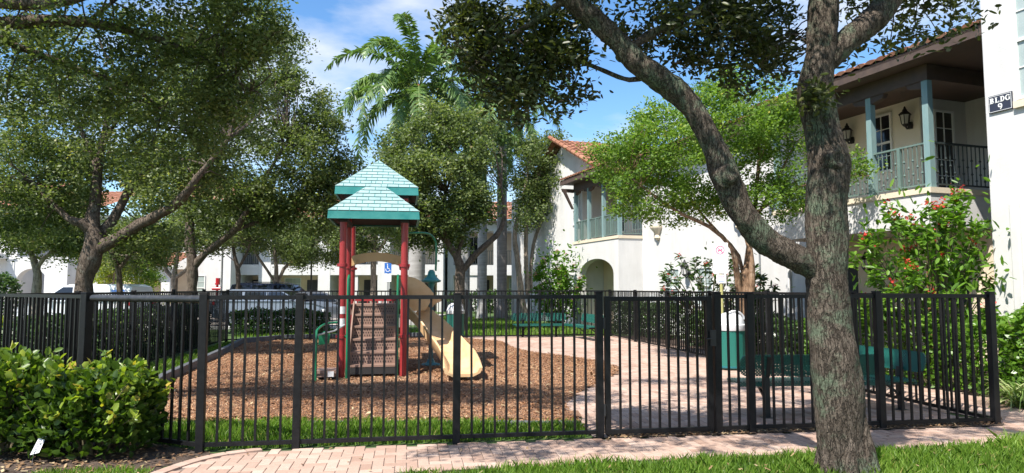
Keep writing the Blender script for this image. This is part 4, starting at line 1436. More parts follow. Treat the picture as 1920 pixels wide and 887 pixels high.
# near tower block carrying the BLDG sign
m = MB()
m.box(-14, -1.82, -7, 0.93, 0, 9.5)
m.box(-2.3, -2.15, 0.9, 0.99, 0.0, 2.9)
tow = m.build('tower_wall', M['stucco'], bld, bevel=0.02)
sl_ = MB()
sl_.box(-3.82, -2.31, 0.925, 0.99, 4.38, 4.49)
sl_.build('sill', M['cream'], tow)
# balcony builder
def balcony(s0, s1, arch, post_s, back, green=True):
    band = MB()
    zb, zt = 2.75, 3.40
    if not arch:
        band.box(s0, s1, -2.6, 0.0, zb, zt)
    else:
        a0, a1 = s0 + 0.4, s1 - 0.62
        mid, hw = (a0 + a1) / 2, (a1 - a0) / 2
        spring, top = 2.12, 2.72
        K = 18
        th = 0.28
        arc = [(mid + hw * math.cos(PI - PI * k / K), spring + (top - spring) * math.sin(PI - PI * k / K)) for k in range(K + 1)]
        for (x0_, z0_), (x1_, z1_) in zip(arc[:-1], arc[1:]):
            band.slab([(x0_, 0, z0_), (x1_, 0, z1_), (x1_, 0, zt), (x0_, 0, zt)], (0, -th, 0))
        band.box(s0, a0, -th, 0, 0, zt)
        band.box(a1, s1, -th, 0, 0, zt)
        band.box(s0, s0 + th, -1.9, -th, 0, zt)
        band.box(s1 - th, s1, -1.9, -th, 0, zt)
        band.box(s0 + th, s1 - th, -1.9, -th, 2.8, zt)
    b = band.build('balcony', M['stucco'], bld)
    tr = MB()
    tr.box(s0 - 0.03, s1 + 0.03, -0.25, 0.03, zt, zt + 0.11)
    tr.box(s0 - 0.03, s0 + 0.2, -2.0, -0.25, zt, zt + 0.11)
    tr.box(s0 + 0.2, s1 - 0.0, -2.0, -0.25, zt, zt + 0.03)
    tr.build('ledge', M['cream'], b)
    for s in post_s:
        p = MB()
        p.box(s - 0.065, s + 0.065, -0.17, -0.04, zt + 0.11, 5.85)
        p.build('post', M['post_blue'], b)
    pp = sorted(post_s)
    for a, c in zip(pp[:-1], pp[1:]):
        if arch:
            railing(b, (a + 0.065, -0.1), (c - 0.065, -0.1), zt + 0.1, 0.84, M['rail_green'], 0.12, False, 0.03, (0.5,))
        else:
            railing(b, (a + 0.065, -0.1), (c - 0.065, -0.1), zt + 0.1, 0.90, M['rail_green'], 0.105, True, 0.015, (0.5,))
    railing(b, (s0 + 0.06, -0.17), (s0 + 0.06, -1.9), zt + 0.1, 0.90, M['rail_dark'] if not arch else M['rail_green'], 0.115, not arch)  # near return rail: darker copy of the green railing, shade put into its colour
    return b
M['rail_dark'] = mat('black_and_shaded_railing', (0.02, 0.03, 0.03), (0.03, 0.04, 0.04), 8, 0.5)
balcony(0.0, 4.4, False, [0.07, 1.42, 2.85, 4.33], -2)
balcony(12.7, 16.7, True, [12.77, 14.05, 15.35, 16.63], -2)
for bx_ in ((12.98, 16.4, -1.27, -1.24, 0, 2.79), (-1.8, 4.38, -1.697, -1.68, 0, 2.74)):
    m = MB()
    m.box(*bx_)
    m.build('porch_wall', M['beige'], bld)
m = MB()
m.box(1.82, 4.38, -1.997, -1.985, 3.47, 6.1)
m.build('balcony_wall', M['cream_light'], bld)
# roofs with dark eaves
def eave_roof(s0, s1, t_e, t_r, z_e, z_r, name='roof', hip=None):
    m = MB()
    tile_roof(m, (s0, t_e, z_e + 0.20), (s1, t_e, z_e + 0.20), (s0, t_r, z_r), (s1, t_r, z_r), rt)
    r = m.build(name, M['tile'], bld, smooth=True, angle=40)
    e = MB()
    e.slab([(s0, t_e - 0.02, z_e + 0.18), (s1, t_e - 0.02, z_e + 0.18), (s1, t_r, z_r - 0.03), (s0, t_r, z_r - 0.03)], (0, 0, -0.05))
    e.box(s0, s1, t_e - 0.06, t_e - 0.02, z_e, z_e + 0.19)
    e.box(s0, s1, t_e - 0.12, t_e - 0.06, z_e + 0.04, z_e + 0.12)
    n = max(2, int((s1 - s0) / 0.65))
    for k in range(n + 1):
        x = s0 + 0.06 + (s1 - s0 - 0.12) * k / n
        e.bar((x, t_e - 0.1, z_e + 0.06), (x, t_e - 1.2, z_e + 0.06 + 1.1 * (z_r - z_e) / abs(t_r - t_e)), 0.09, 0.13)
    e.build('eave', M['brown'], r)
    return r
r1 = eave_roof(-1.9, 4.9, 0.45, -6.0, 5.93, 8.3)
eave_roof(4.95, 12.15, -0.45, -6.0, 6.1, 8.0)
eave_roof(12.2, 17.1, 0.45, -1.95, 5.93, 6.75)
for (s0, s1, sx) in ((0.0, 4.4, -1.88), (12.7, 16.7, 12.25)):
    bm_ = MB()
    bm_.box(s0 - 0.02, s1, -0.2, -0.02, 5.62, 5.93)
    bm_.box(s0 - 0.02, s0 + 0.16, -2.6 if s0 < 5 else -1.88, -0.2, 5.62, 5.92)
    bm_.box(sx, s1 + 0.2, -3.38 if s0 < 5 else -1.88, 0.40, 5.931, 5.97)
    for s in ((0.07, 1.42, 2.85, 4.33) if s0 < 5 else (12.77, 14.05, 15.35, 16.63)):
        for d in (-1, 1):
            if s0 - 0.05 < s + d * 0.4 < s1 + 0.05:
                bm_.slab([(s, -0.165, 5.63), (s + d * 0.42, -0.165, 5.63), (s + d * 0.36, -0.165, 5.53), (s + d * 0.06, -0.165, 5.47), (s, -0.165, 5.47)], (0, 0.12, 0))
    bm_.build('eave_beam', M['brown'], bld)
m = MB()
tile_roof(m, (14.75, 0.0, 6.42), (14.75, -7.0, 6.42), (18.9, 0.0, 8.3), (18.9, -7, 8.3), rt)
tile_roof(m, (23.05, -7.0, 6.42), (23.05, 0.0, 6.42), (18.9, -7.0, 8.3), (18.9, 0, 8.3), rt)
for k in range(11):
    f = k / 10
    p = Vector((14.7 + 4.2 * f, -0.02, 6.46 + 1.87 * f))
    m.ct = rt.uniform(0.3, 0.8)
    m.tube([p, p + Vector((0.48, 0, 0.21))], [0.11, 0.085], 8)
m.build('roof', M['tile'], bld, smooth=True, angle=40)
# windows, doors, lanterns and trim
U, Nn = (1, 0, 0), (0, 1, 0)
win(bld, (2.55, -1.985, 4.35), U, Nn, 0.62, 1.42, 2, 4, frame=M['white_frame'])
win(bld, (1.797, -2.35, 3.72), (0, -1, 0), (-1, 0, 0), 0.62, 1.95, 2, 5, sash=False, frame=M['grey_stucco'])
lantern(bld, (2.05, -1.985, 5.45), Nn, 1.05)
lantern(bld, (3.75, -1.985, 5.45), Nn, 1.05)
lantern(bld, (3.05, -1.68, 2.15), Nn, 1.0)
win(bld, (8.35, -1.0, 1.0), U, Nn, 0.9, 1.25, 2, 4, M['blind'])
win(bld, (10.2, -1.0, 0.9), U, Nn, 0.9, 1.35, 2, 4, M['blind'])
win(bld, (13.5, -1.24, 0.9), U, Nn, 0.75, 1.35, 2, 4, M['blind'])
win(bld, (14.1, -1.9, 3.9), U, Nn, 0.95, 1.7, 2, 4, M['blind'])
win(bld, (15.6, -1.9, 3.9), U, Nn, 0.8, 1.7, 2, 4)
win(bld, (17.0, -0.45, 4.3), U, Nn, 0.7, 1.3, 2, 4, M['blind'])
win(bld, (17.3, -0.45, 0.9), U, Nn, 0.9, 1.3, 2, 4, M['blind'])
win(bld, (-3.76, 0.932, 4.5), U, Nn, 1.4, 1.9, 2, 4, M['blind'])
lantern(bld, (9.65, -1.0, 2.15), Nn, 1.2)
lantern(bld, (13.32, -1.24, 2.3), Nn, 1.1)
m = MB()
m.box(0.6, 1.5, -1.68, -1.655, 0.02, 2.1)
m.build('door', M['door_dark'], bld, bevel=0.01)
m = MB()
m.box(3.45, 4.3, -1.68, -1.655, 0.02, 2.1)
m.build('door', M['door_dark'], bld, bevel=0.01)
for s in (11.55, 7.0):
    m = MB()
    m.lathe([(0.05, -0.28), (0.12, -0.2), (0.09, -0.1), (0.14, 0.0), (0.24, 0.12), (0.26, 0.16), (0.26, 0.22)], (s, -0.95, 3.55), 12)
    m.build('corbel', M['cream'], bld, smooth=True)
m = MB()
m.tube([(0.55, -0.55, 0.0), (0.55, -0.55, 2.75)], 0.06, 10)
m.build('porch_column', M['sheath'], bld)
m = MB()
m.tube([(5.0, -0.94, 0.1), (5.0, -0.94, 5.9)], 0.045, 10)
for z in (0.9, 2.6, 4.4):
    m.box(4.93, 5.07, -1.0, -0.88, z, z + 0.03)
m.build('downpipe', M['stucco'], bld, smooth=True)
m = MB()
for k in range(6):
    m.box(11.9, 12.25, -1.0, -0.975, 1.0 + k * 0.055, 1.035 + k * 0.055)
m.box(11.86, 12.29, -1.0, -0.985, 0.96, 1.37)
m.build('vent', M['white_frame'], bld)
m = MB()
m.box(6.0, 6.32, -1.0, -0.88, 0.9, 1.5)
m.tube([(6.16, -0.95, 0.0), (6.16, -0.95, 0.9)], 0.025, 8)
m.tube([(6.16, -0.95, 1.5), (6.16, -0.95, 3.2)], 0.018, 8)
m.build('meter_box', M['grey_metal'], bld, bevel=0.008)
# wall sconce bracket under the far eave
m = MB()
m.slab([(16.72, -0.05, 5.6), (16.72, -0.05, 5.75), (16.72, 0.5, 5.75), (16.72, 0.45, 5.62)], (0.1, 0, 0))
m.slab([(16.72, -0.05, 4.9), (16.72, 0.03, 4.9), (16.72, 0.42, 5.62), (16.72, 0.30, 5.62)], (0.1, 0, 0))
m.build('bracket', M['brown'], bld)

# BLDG 9 sign on the tower wall
bs_o = Matrix.Translation(BP) @ Matrix.Rotation(BRZ, 4, 'Z') @ Vector((-2.09, 0.935, 4.53))
bs = thing('building_sign', 'dark slate BLDG 9 sign with raised white letters on the white wall', 'sign', bs_o, BRZ + PI)
m = MB()
m.box(-0.19, 0.19, -0.025, 0.0, -0.14, 0.14)
plate = m.build('plate', M['slate'], bs, bevel=0.004)
m = MB()
for (a, b, c, d) in ((-0.18, 0.18, 0.122, 0.128), (-0.18, 0.18, -0.128, -0.122)):
    m.box(a, b, -0.0275, -0.0255, c, d)
for x in (-0.18, 0.174):
    m.box(x, x + 0.006, -0.0275, -0.0255, -0.122, 0.122)
m.build('border_line', M['letter'], plate)
ltr = MB()
def stroke(x0, z0, x1, z1, w):
    ltr.bar((x0, -0.028, z0), (x1, -0.028, z1), w, 0.006, (0, 1, 0))
def letter(ch, x, z, h):
    w = h * 0.72
    L_, T, B_ = x - w / 2, z + h / 2, z - h / 2
    st_ = h * 0.2
    hs_ = h * 0.09
    if ch in 'BLD':
        stroke(L_ + st_ * 0.9, B_, L_ + st_ * 0.9, T, st_)
        stroke(L_ - 0.004, B_ + hs_ / 2, L_ + st_ * 2.0, B_ + hs_ / 2, hs_)
        stroke(L_ - 0.004, T - hs_ / 2, L_ + st_ * 2.0, T - hs_ / 2, hs_)
    def bowl(cx_, cz, rx, rz, a0, a1, w0=0.5, w1=1.0):
        n_ = 14
        for i in range(n_):
            aa, bb = R(a0 + (a1 - a0) * i / n_), R(a0 + (a1 - a0) * (i + 1) / n_)
            mm_ = abs(math.cos((aa + bb) / 2))
            stroke(cx_ + rx * math.cos(aa), cz + rz * math.sin(aa), cx_ + rx * math.cos(bb), cz + rz * math.sin(bb), st_ * (w0 + (w1 - w0) * mm_))
    if ch == 'B':
        bowl(L_ + w * 0.35, z + h * 0.23, w * 0.42, h * 0.22, -90, 90)
        bowl(L_ + w * 0.35, z - h * 0.23, w * 0.48, h * 0.23, -90, 90)
    elif ch == 'L':
        stroke(L_ + st_, B_ + hs_ * 0.7, L_ + w * 0.98, B_ + hs_ * 0.7, hs_ * 1.4)
        stroke(L_ + w * 0.95, B_, L_ + w * 0.95, B_ + h * 0.28, hs_)
    elif ch == 'D':
        bowl(L_ + w * 0.35, z, w * 0.56, h * 0.46, -90, 90)
    elif ch == 'G':
        bowl(x, z, w * 0.46, h * 0.46, 40, 330)
        stroke(x + w * 0.42, B_ + h * 0.06, x + w * 0.42, z, st_ * 0.8)
        stroke(x + w * 0.1, z, x + w * 0.56, z, hs_)
        stroke(x + w * 0.42, T, x + w * 0.42, T - h * 0.25, hs_)
    elif ch == '9':
        bowl(x, z + h * 0.18, w * 0.34, h * 0.27, 0, 360)
        bowl(x - w * 0.05, z + h * 0.08, w * 0.40, h * 0.52, -85, 10, 0.35, 1.0)
for i, ch in enumerate('BLDG'):
    letter(ch, -0.126 + i * 0.084, 0.055, 0.088)
letter('9', 0.0, -0.06, 0.10)
ltr.build('lettering', M['letter'], plate)

# ================================================================== BACK BUILDINGS
def white_block(label, x0, x1, y, bays, ztop=6.2, rail='rail_dark', roof_h=1.9, arch=False, name='apartment_building'):
    t = thing(name, label, 'building', ((x0 + x1) / 2, y, 0), 0)
    ox = (x0 + x1) / 2
    w = MB()
    w.box(x0 - ox, x1 - ox, 2.2, 10, 0, ztop)
    n = bays
    bw_ = (x1 - x0) / n
    for i in range(n + 1):
        x = x0 - ox + i * bw_
        w.box(x - 0.4 + (0.4 if i == 0 else 0), x + 0.4 - (0.4 if i == n else 0), 0, 2.2, 0, ztop)
    w.box(x0 - ox + 0.4, x1 - ox - 0.4, 0.02, 2.2, 2.45, 3.15)
    w.box(x0 - ox + 0.4, x1 - ox - 0.4, 0.02, 2.2, ztop - 0.7, ztop)
    w.build('wall', M['stucco'], t)
    b = MB()
    b.box(x0 - ox + 0.4, x1 - ox - 0.4, 2.17, 2.19, 0, 2.45)
    b.box(x0 - ox + 0.4, x1 - ox - 0.4, 2.17, 2.19, 3.15, ztop - 0.7)
    b.build('recess_wall', M['beige'], t)
    for i in range(n):
        xa, xb = x0 - ox + i * bw_ + 0.4, x0 - ox + (i + 1) * bw_ - 0.4
        railing(t, (xa, 0.12), (xb, 0.12), 3.12, 1.0, M[rail], 0.14, False, 0.03)
        win(t, (xa + 0.25, 2.165, 0.8), (1, 0, 0), (0, -1, 0), 1.15, 1.5, 2, 4, M['blind'] if i % 2 else M['glass'])
        d = MB()
        d.box(xb - 1.35, xb - 0.35, 2.12, 2.165, 0.02, 2.15)
        d.build('door', M['door_dark'], t)
        win(t, (xa + 0.5, 2.165, 3.25), (1, 0, 0), (0, -1, 0), 1.5, 2.0, 2, 2, M['glass'], sash=False)
        if i % 2 == 0:
            c_ = MB()
            c_.box((xa + xb) / 2 - 0.25, (xa + xb) / 2 + 0.25, 0.1, 0.5, 0, 2.45)
            c_.build('column', M['stucco'], t)
    r = MB()
    tile_roof(r, (x0 - ox - 0.6, -0.6, ztop), (x1 - ox + 0.6, -0.6, ztop), (x0 - ox - 0.6, 5, ztop + roof_h), (x1 - ox + 0.6, 5, ztop + roof_h), rt, 0.4, 0.5)
    r.build('roof', M['tile'], t, smooth=True, angle=40)
    e = MB()
    e.box(x0 - ox - 0.6, x1 - ox + 0.6, -0.55, 0.3, ztop - 0.15, ztop - 0.02)
    e.build('eave', M['brown'], t)
    return t
white_block('far white apartment block with long balconies behind the parked cars', -20.5, -4.6, 46, 4)
white_block('far white apartment block seen between the grey palm trunks', -4.4, 6.2, 47, 3)
bk = white_block('white building with dark red balcony railing behind the left oak', -37, -25.6, 41.5, 3, rail='door_red')
# tall plain wall with window and standpipe beside the lamp post
pv = thing('stucco_wing', 'tall plain white wing with one green blind window behind the lamp post', 'building', (-19.6, 44.3, 0))
m = MB()
m.box(-2.2, 1.5, 0, 6, 0, 7.2)
m.build('wall', M['stucco'], pv)
win(pv, (-1.05, 0.0, 0.8), (1, 0, 0), (0, -1, 0), 0.95, 1.6, 2, 4, M['blind'])
m = MB()
tile_roof(m, (-2.5, -0.4, 7.2), (1.8, -0.4, 7.2), (-2.5, 4, 9), (1.8, 4, 9), rt, 0.4, 0.5)
m.build('roof', M['tile'], pv, smooth=True, angle=40)
# entrance pavilion with arch and tiled roof
en = thing('entrance_pavilion', 'low arched entrance with red tile roof behind the pale forked tree', 'building', (-22.6, 40.5, 0))
m = MB()
K = 14
for (mid, hw, sp, tp_) in ((-0.55, 1.0, 1.75, 2.45), (1.3, 0.7, 1.75, 2.3)):
    arc = [(mid + hw * math.cos(PI - PI * k / K), sp + (tp_ - sp) * math.sin(PI * k / K)) for k in range(K + 1)]
    for (a0, b0), (a1, b1) in zip(arc[:-1], arc[1:]):
        m.slab([(a0, 0, b0), (a1, 0, b1), (a1, 0, 2.75), (a0, 0, 2.75)], (0, 0.3, 0))
for a, b in ((-2.1, -1.55), (0.45, 0.6), (2.0, 2.5)):
    m.box(a, b, 0, 0.3, 0, 2.75)
m.build('wall', M['stucco'], en)
m = MB()
m.box(-2.1, 2.5, 2.4, 2.6, 0, 2.75)
m.build('back_wall', M['beige'], en)
m = MB()
m.box(0.9, 1.8, 2.36, 2.4, 0, 2.2)
m.build('door', M['door_dark'], en)
m = MB()
tile_roof(m, (-2.5, -0.5, 2.85), (2.9, -0.5, 2.85), (-1.0, 2.2, 3.75), (2.9, 2.2, 3.75), rt, 0.3, 0.4)
m.build('roof', M['tile'], en, smooth=True, angle=40)
# left white house wall with an arch
lh = thing('white_house', 'white house with beige arch and plain wall at the far left', 'building', (-30.5, 37.0, 0))
m = MB()
m.box(-9.5, 3.0, 1.2, 8, 0, 5.8)
m.box(-4.2, -2.2, 0, 1.2, 0, 6.2)
arc = [(4.0 + 0.85 * math.cos(PI - PI * k / K), 1.9 + 0.75 * math.sin(PI * k / K)) for k in range(K + 1)]
for (a0, b0), (a1, b1) in zip(arc[:-1], arc[1:]):
    m.slab([(a0, 1.0, b0), (a1, 1.0, b1), (a1, 1.0, 3.3), (a0, 1.0, 3.3)], (0, 0.4, 0))
m.box(2.6, 3.15, 1.0, 1.4, 0, 3.3)
m.box(4.85, 6.1, 0.8, 1.6, 0, 3.3)
m.build('wall', M['stucco'], lh)
railing(lh, (-2.2, 0.3), (2.6, 0.3), 3.4, 1.0, M['rail_dark'], 0.14, False, 0.03)
m = MB()
m.box(-2.2, 2.6, 0.1, 1.25, 3.2, 3.45)
m.build('balcony_floor', M['stucco'], lh)
win(lh, (-1.2, 1.2, 3.6), (1, 0, 0), (0, -1, 0), 1.6, 1.8, 2, 3, M['glass'])
m = MB()
tile_roof(m, (-9.8, 0.4, 6.0), (3.4, 0.4, 6.0), (-9.8, 5, 8), (3.4, 5, 8), rt, 0.4, 0.5)
m.build('roof', M['tile'], lh, smooth=True, angle=40)

# ================================================================== STREET FURNITURE BEYOND THE FENCE
def lamp_post(label, p, h):
    t = thing('street_lamp', label, 'lamp', p)
    m = MB()
    m.lathe([(0.14, 0), (0.14, 0.1), (0.09, 0.3), (0.055, 0.5), (0.045, h - 0.35), (0.07, h - 0.3), (0.09, h - 0.22)], (0, 0, 0), 12)
    m.build('pole', M['grey_metal'], t, smooth=True)
    m = MB()
    m.lathe([(0.08, -0.22), (0.16, -0.15), (0.2, -0.02), (0.19, 0.1), (0.12, 0.19), (0.1, 0.22), (0.1, 0.27), (0.02, 0.36)], (0, 0, h), 16)
    m.build('globe', M['globe'], t, smooth=True)
    return t
v = at(415, 545, 34)
lamp_post('grey lamp post with white globe right of the dark forked oak', (v.x, v.y, 0), 4.25)
v = at(583, 545, 36)
t = thing('street_lamp', 'thin black lamp pole in front of the far balconies', 'lamp', (v.x, v.y, 0))
m = MB()
m.lathe([(0.12, 0), (0.10, 0.25), (0.05, 0.4), (0.04, 3.6), (0.1, 3.7), (0.12, 3.75), (0.16, 4.1), (0.06, 4.3), (0.01, 4.45)], (0, 0, 0), 10)
m.build('pole', M['black_iron'], t, smooth=True)
v = at(407, 545, 36)
t = thing('fire_standpipe', 'small red standpipe with two caps against the white wing', 'standpipe', (v.x, v.y, 0))
m = MB()
m.tube([(0, 0, 0), (0, 0, 1.75)], 0.06, 10)
m.tube([(-0.22, -0.05, 1.55), (0.22, -0.05, 1.55)], 0.09, 10)
m.lathe([(0.1, 0), (0.13, 0.05), (0.06, 0.12)], (0, 0, 1.75), 10)
m.tube([(0.04, -0.02, 1.75), (0.04, -0.02, 2.1)], 0.12, 8)
m.build('pipe', M['taillight'], t, smooth=True)
v = at(727, 545, 30)
t = thing('parking_sign', 'blue and white disabled parking sign on a pole seen past the stairs', 'sign', (v.x, v.y, 0))
m = MB()
m.tube([(0, 0.02, 0), (0, 0.02, 2.7)], 0.03, 8)
m.build('pole', M['grey_metal'], t)
m = MB()
m.box(-0.15, 0.15, -0.02, -0.012, 2.22, 2.67)
bb = m.build('board', M['sign_blue'], t)
m = MB()
m.box(-0.15, 0.15, -0.02, -0.012, 1.85, 2.19)
m.build('board', M['sign_white'], t)
m = MB()
ring = [(0.085 * math.cos(R(a)), 0.085 * math.sin(R(a))) for a in range(150, 385, 20)]
for (a0, b0), (a1, b1) in zip(ring[:-1], ring[1:]):
    m.bar((a0 - 0.01, -0.0225, 2.38 + b0), (a1 - 0.01, -0.0225, 2.38 + b1), 0.026, 0.003, (0, 1, 0))
m.bar((-0.02, -0.0225, 2.57), (-0.01, -0.0225, 2.42), 0.03, 0.003, (0, 1, 0))
m.bar((-0.01, -0.0225, 2.43), (0.06, -0.0225, 2.42), 0.026, 0.003, (0, 1, 0))
m.bar((0.06, -0.0225, 2.42), (0.1, -0.0225, 2.31), 0.026, 0.003, (0, 1, 0))
m.cbox((-0.022, -0.0225, 2.61), (0.04, 0.003, 0.04))
m.build('wheelchair_symbol', M['letter'], bb)

# ================================================================== CARS
def make_car(label, locv, rz, paint, L=4.6, Wd=1.8, H=1.45, kind='sedan', rack=True):
    t = thing('parked_car', label, 'car' if kind != 'van' else 'van', locv, rz)
    hw = Wd / 2
    belt = 0.92 if kind == 'sedan' else 1.05
    if kind == 'sedan':
        body = [(-L / 2, 0.35), (-L / 2 - 0.02, 0.62), (-L / 2 + 0.06, 0.9), (-L * 0.30, belt), (L * 0.17, belt), (L * 0.36, 0.86), (L / 2 - 0.06, 0.70), (L / 2, 0.5), (L / 2 - 0.04, 0.3)]
        roof = [(-L * 0.40, belt), (-L * 0.25, H - 0.06), (-L * 0.12, H), (L * 0.04, H - 0.02), (L * 0.10, H - 0.08), (L * 0.25, belt)]
    elif kind == 'van':
        body = [(-L / 2, 0.35), (-L / 2, belt), (L * 0.28, belt), (L * 0.42, 0.95), (L / 2 - 0.04, 0.8), (L / 2, 0.5), (L / 2 - 0.04, 0.3)]
        roof = [(-L / 2 + 0.01, belt), (-L / 2 + 0.08, H - 0.1), (-L * 0.42, H), (L * 0.06, H), (L * 0.14, H - 0.1), (L * 0.32, belt)]
    else:
        body = [(-L / 2, 0.38), (-L / 2 - 0.01, 0.7), (-L / 2 + 0.04, belt), (L * 0.20, belt), (L * 0.38, 0.98), (L / 2 - 0.05, 0.82), (L / 2, 0.55), (L / 2 - 0.04, 0.32)]
        roof = [(-L / 2 + 0.06, belt), (-L * 0.43, H - 0.08), (-L * 0.34, H), (L * 0.04, H - 0.02), (L * 0.10, H - 0.09), (L * 0.27, belt)]
    m = MB()
    # body with arches cut as scallops in the lower edge
    wx = (-L * 0.30, L * 0.31)
    low = []
    for cx2 in (wx[1], wx[0]):
        low += [(cx2 + 0.36 * math.cos(R(a)), 0.30 + 0.36 * math.sin(R(a))) for a in range(0, 181, 20)]
    prof = body + [(x, max(z, 0.26)) for x, z in low]
    n = len(prof)
    vs = []
    for y, sc in ((-hw + 0.05, 0), (-hw, 1), (hw, 1), (hw - 0.05, 0)):
        for x, z in prof:
            vs.append((x * (1 if sc else 0.992), y, z if sc else z - 0.0))
    fs = []
    for r in range(3):
        for i in range(n):
            j = (i + 1) % n
            fs.append((r * n + i, r * n + j, (r + 1) * n + j, (r + 1) * n + i))
    fs.append(tuple(range(n)))
    fs.append(tuple(3 * n + i for i in range(n)))
    m.add(vs, fs)
    # greenhouse: tapering inwards
    k = len(roof)
    vs = []
    for s in (-1, 1):
        for x, z in roof:
            y = s * (hw - 0.06 - (z - belt) * 0.28)
            vs.append((x, y, z))
    fs = [tuple(range(k)), tuple(range(k, 2 * k))] + [(i, i + 1, k + i + 1, k + i) for i in range(k - 1)]
    m.add(vs, fs)
    bd = m.build('body', paint, t, smooth=True, angle=30)
    g_ = MB()
    def inset(x, z, s):
        return (x, s * (hw - 0.06 - (z - belt) * 0.28 + 0.006), z)
    zt = H - 0.11
    xs0 = roof[0][0] + (roof[1][0] - roof[0][0]) * 0.35
    for s in (-1, 1):
        if kind == 'van':
            wins = [(L * 0.02, L * 0.27, L * 0.12)]
        elif kind == 'sedan':
            wins = [(-L * 0.33, -L * 0.07, -L * 0.08), (-L * 0.055, L * 0.21, L * 0.08)]
        else:
            wins = [(-L * 0.44, -L * 0.24, -L * 0.25), (-L * 0.225, -L * 0.03, -L * 0.035), (-L * 0.015, L * 0.23, L * 0.10)]
        for i, (a, b, bt) in enumerate(wins):
            ta = a if i else a + (0.22 if kind == 'sedan' else 0.06)
            g_.add([inset(a, belt + 0.05, s), inset(b, belt + 0.05, s), inset(min(bt, b), zt, s), inset(ta, zt, s)], [(0, 1, 2, 3)])
    i0 = len(roof) - 1
    (xa, za), (xb, zb) = roof[i0], roof[i0 - 1]
    ya, yb = hw - 0.14, hw - 0.06 - (zb - belt) * 0.28 - 0.08
    g_.add([(xa + 0.01, -ya, za + 0.04), (xa + 0.01, ya, za + 0.04), (xb + 0.012, yb, zb), (xb + 0.012, -yb, zb)], [(0, 1, 2, 3)])
    if kind != 'van':
        (xa, za), (xb, zb) = roof[0], roof[1]
        g_.add([(xa - 0.0, -ya, za + 0.06), (xa - 0.0, ya, za + 0.06), (xb - 0.02, yb, zb), (xb - 0.02, -yb, zb)], [(0, 1, 2, 3)])
    g_.build('window', M['glass'], bd)
    for cx2 in wx:
        for s in (-1, 1):
            w = MB()
            for (r_, y0, y1) in ((0.32, hw - 0.2, hw - 0.01),):
                pts = [(cx2 + r_ * math.cos(2 * PI * a / 20), 0.32 + r_ * math.sin(2 * PI * a / 20)) for a in range(20)]
                w.slab([(x, s * y0, z) for x, z in pts], (0, s * (y1 - y0), 0))
            wo = w.build('wheel', M['tyre'], t, smooth=True, angle=30)
            rm = MB()
            pts = [(cx2 + 0.2 * math.cos(2 * PI * a / 16), 0.32 + 0.2 * math.sin(2 * PI * a / 16)) for a in range(16)]
            rm.slab([(x, s * (hw - 0.012), z) for x, z in pts], (0, s * 0.012, 0))
            rm.build('rim', M['rim'], wo)
    for s in (-1, 1):
        l = MB()
        l.cbox((-L / 2 + 0.03, s * (hw - 0.15), 0.82 if kind == 'sedan' else 0.95), (0.12, 0.3, 0.14))
        l.build('taillight', M['taillight'], t, bevel=0.02)
        l = MB()
        l.cbox((L / 2 - 0.1, s * (hw - 0.2), 0.68), (0.14, 0.34, 0.12))
        l.build('headlight', M['headlight'], t, bevel=0.03)
        l = MB()
        l.cbox((L * 0.20, s * (hw + 0.06), belt + 0.06), (0.12, 0.2, 0.12))
        l.build('mirror', paint, t, bevel=0.03)
    if kind == 'suv' and rack:
        l = MB()
        for s in (-1, 1):
            l.tube([(-L * 0.32, s * 0.6, H + 0.04), (L * 0.02, s * 0.6, H + 0.03)], 0.018, 6)
            for x in (-L * 0.3, 0):
                l.tube([(x, s * 0.6, H - 0.03), (x, s * 0.6, H + 0.04)], 0.014, 6)
        l.build('roof_rack', M['black_iron'], bd)
    return t
make_car('silver hatchback parked behind the hedge with its tail to the left', (at(522, 560, 28.5).x, 28.5, 0.006), R(-6), M['silver'], 4.75, 1.8, 1.52, 'suv', False)
make_car('dark blue minivan with roof rails parked behind the silver car', (at(528, 560, 33.5).x, 33.5, 0.006), R(-6), M['navy'], 5.0, 1.95, 1.82, 'suv')
make_car('grey car with its wheel showing right of the silver car', (at(590, 560, 31.0).x, 31.0, 0.006), R(20), M['grey_paint'], 4.5, 1.8, 1.44, 'sedan')
vn = make_car('white van with blue stripes parked behind the left oak trunk', (at(165, 560, 28.0).x, 28.0, 0.006), R(178), M['white_paint'], 4.6, 1.85, 1.72, 'van')
m = MB()
for z in (1.26, 1.35, 1.44):
    m.box(-2.0, -1.45 - 0.1 * (z - 1.36), 0.79 - (z - 1.36) * 0.28 + 0.02, 0.80 - (z - 1.36) * 0.28 + 0.02, z, z + 0.05)
m.build('stripe', M['sign_blue'], vn)

# ================================================================== NEAR TREE
def np_px(px, py, Y=5.95):
    return at(px, py, Y)
def furrow(seed, amp):
    def f(q, i, a, r):
        v = Vector((q.x * 9 + seed, q.y * 9, q.z * 3.2))
        n1 = mnoise.noise(v)
        n2 = mnoise.noise(Vector((q.x * 28, q.y * 28 + seed, q.z * 9)))
        n3 = mnoise.noise(Vector((q.x * 3, q.y * 3, q.z * 2.2 + seed)))
        return amp * (-abs(n1) * 1.1 - abs(n2) * 0.8 + 0.5) + r * 0.12 * n3
    return f
base = Vector((2.83, 5.95, 0))
SC = 5.95 / FPX / 2
nl = []
nl.append(([(2.85, 5.97, -0.12), (2.84, 5.95, 0.06), np_px(1577, 820), np_px(1570, 720), np_px(1558, 620), np_px(1550, 520), np_px(1550, 450), np_px(1550, 380), np_px(1555, 310), np_px(1540, 240), np_px(1530, 170), np_px(1540, 90), np_px(1545, 10), np_px(1550, -90, 6.0), np_px(1570, -220, 6.2)],
           [0.30, 0.245, 92 * SC, 98 * SC, 84 * SC, 80 * SC, 84 * SC, 78 * SC, 80 * SC, 70 * SC, 72 * SC, 58 * SC, 60 * SC, 52 * SC, 36 * SC]))
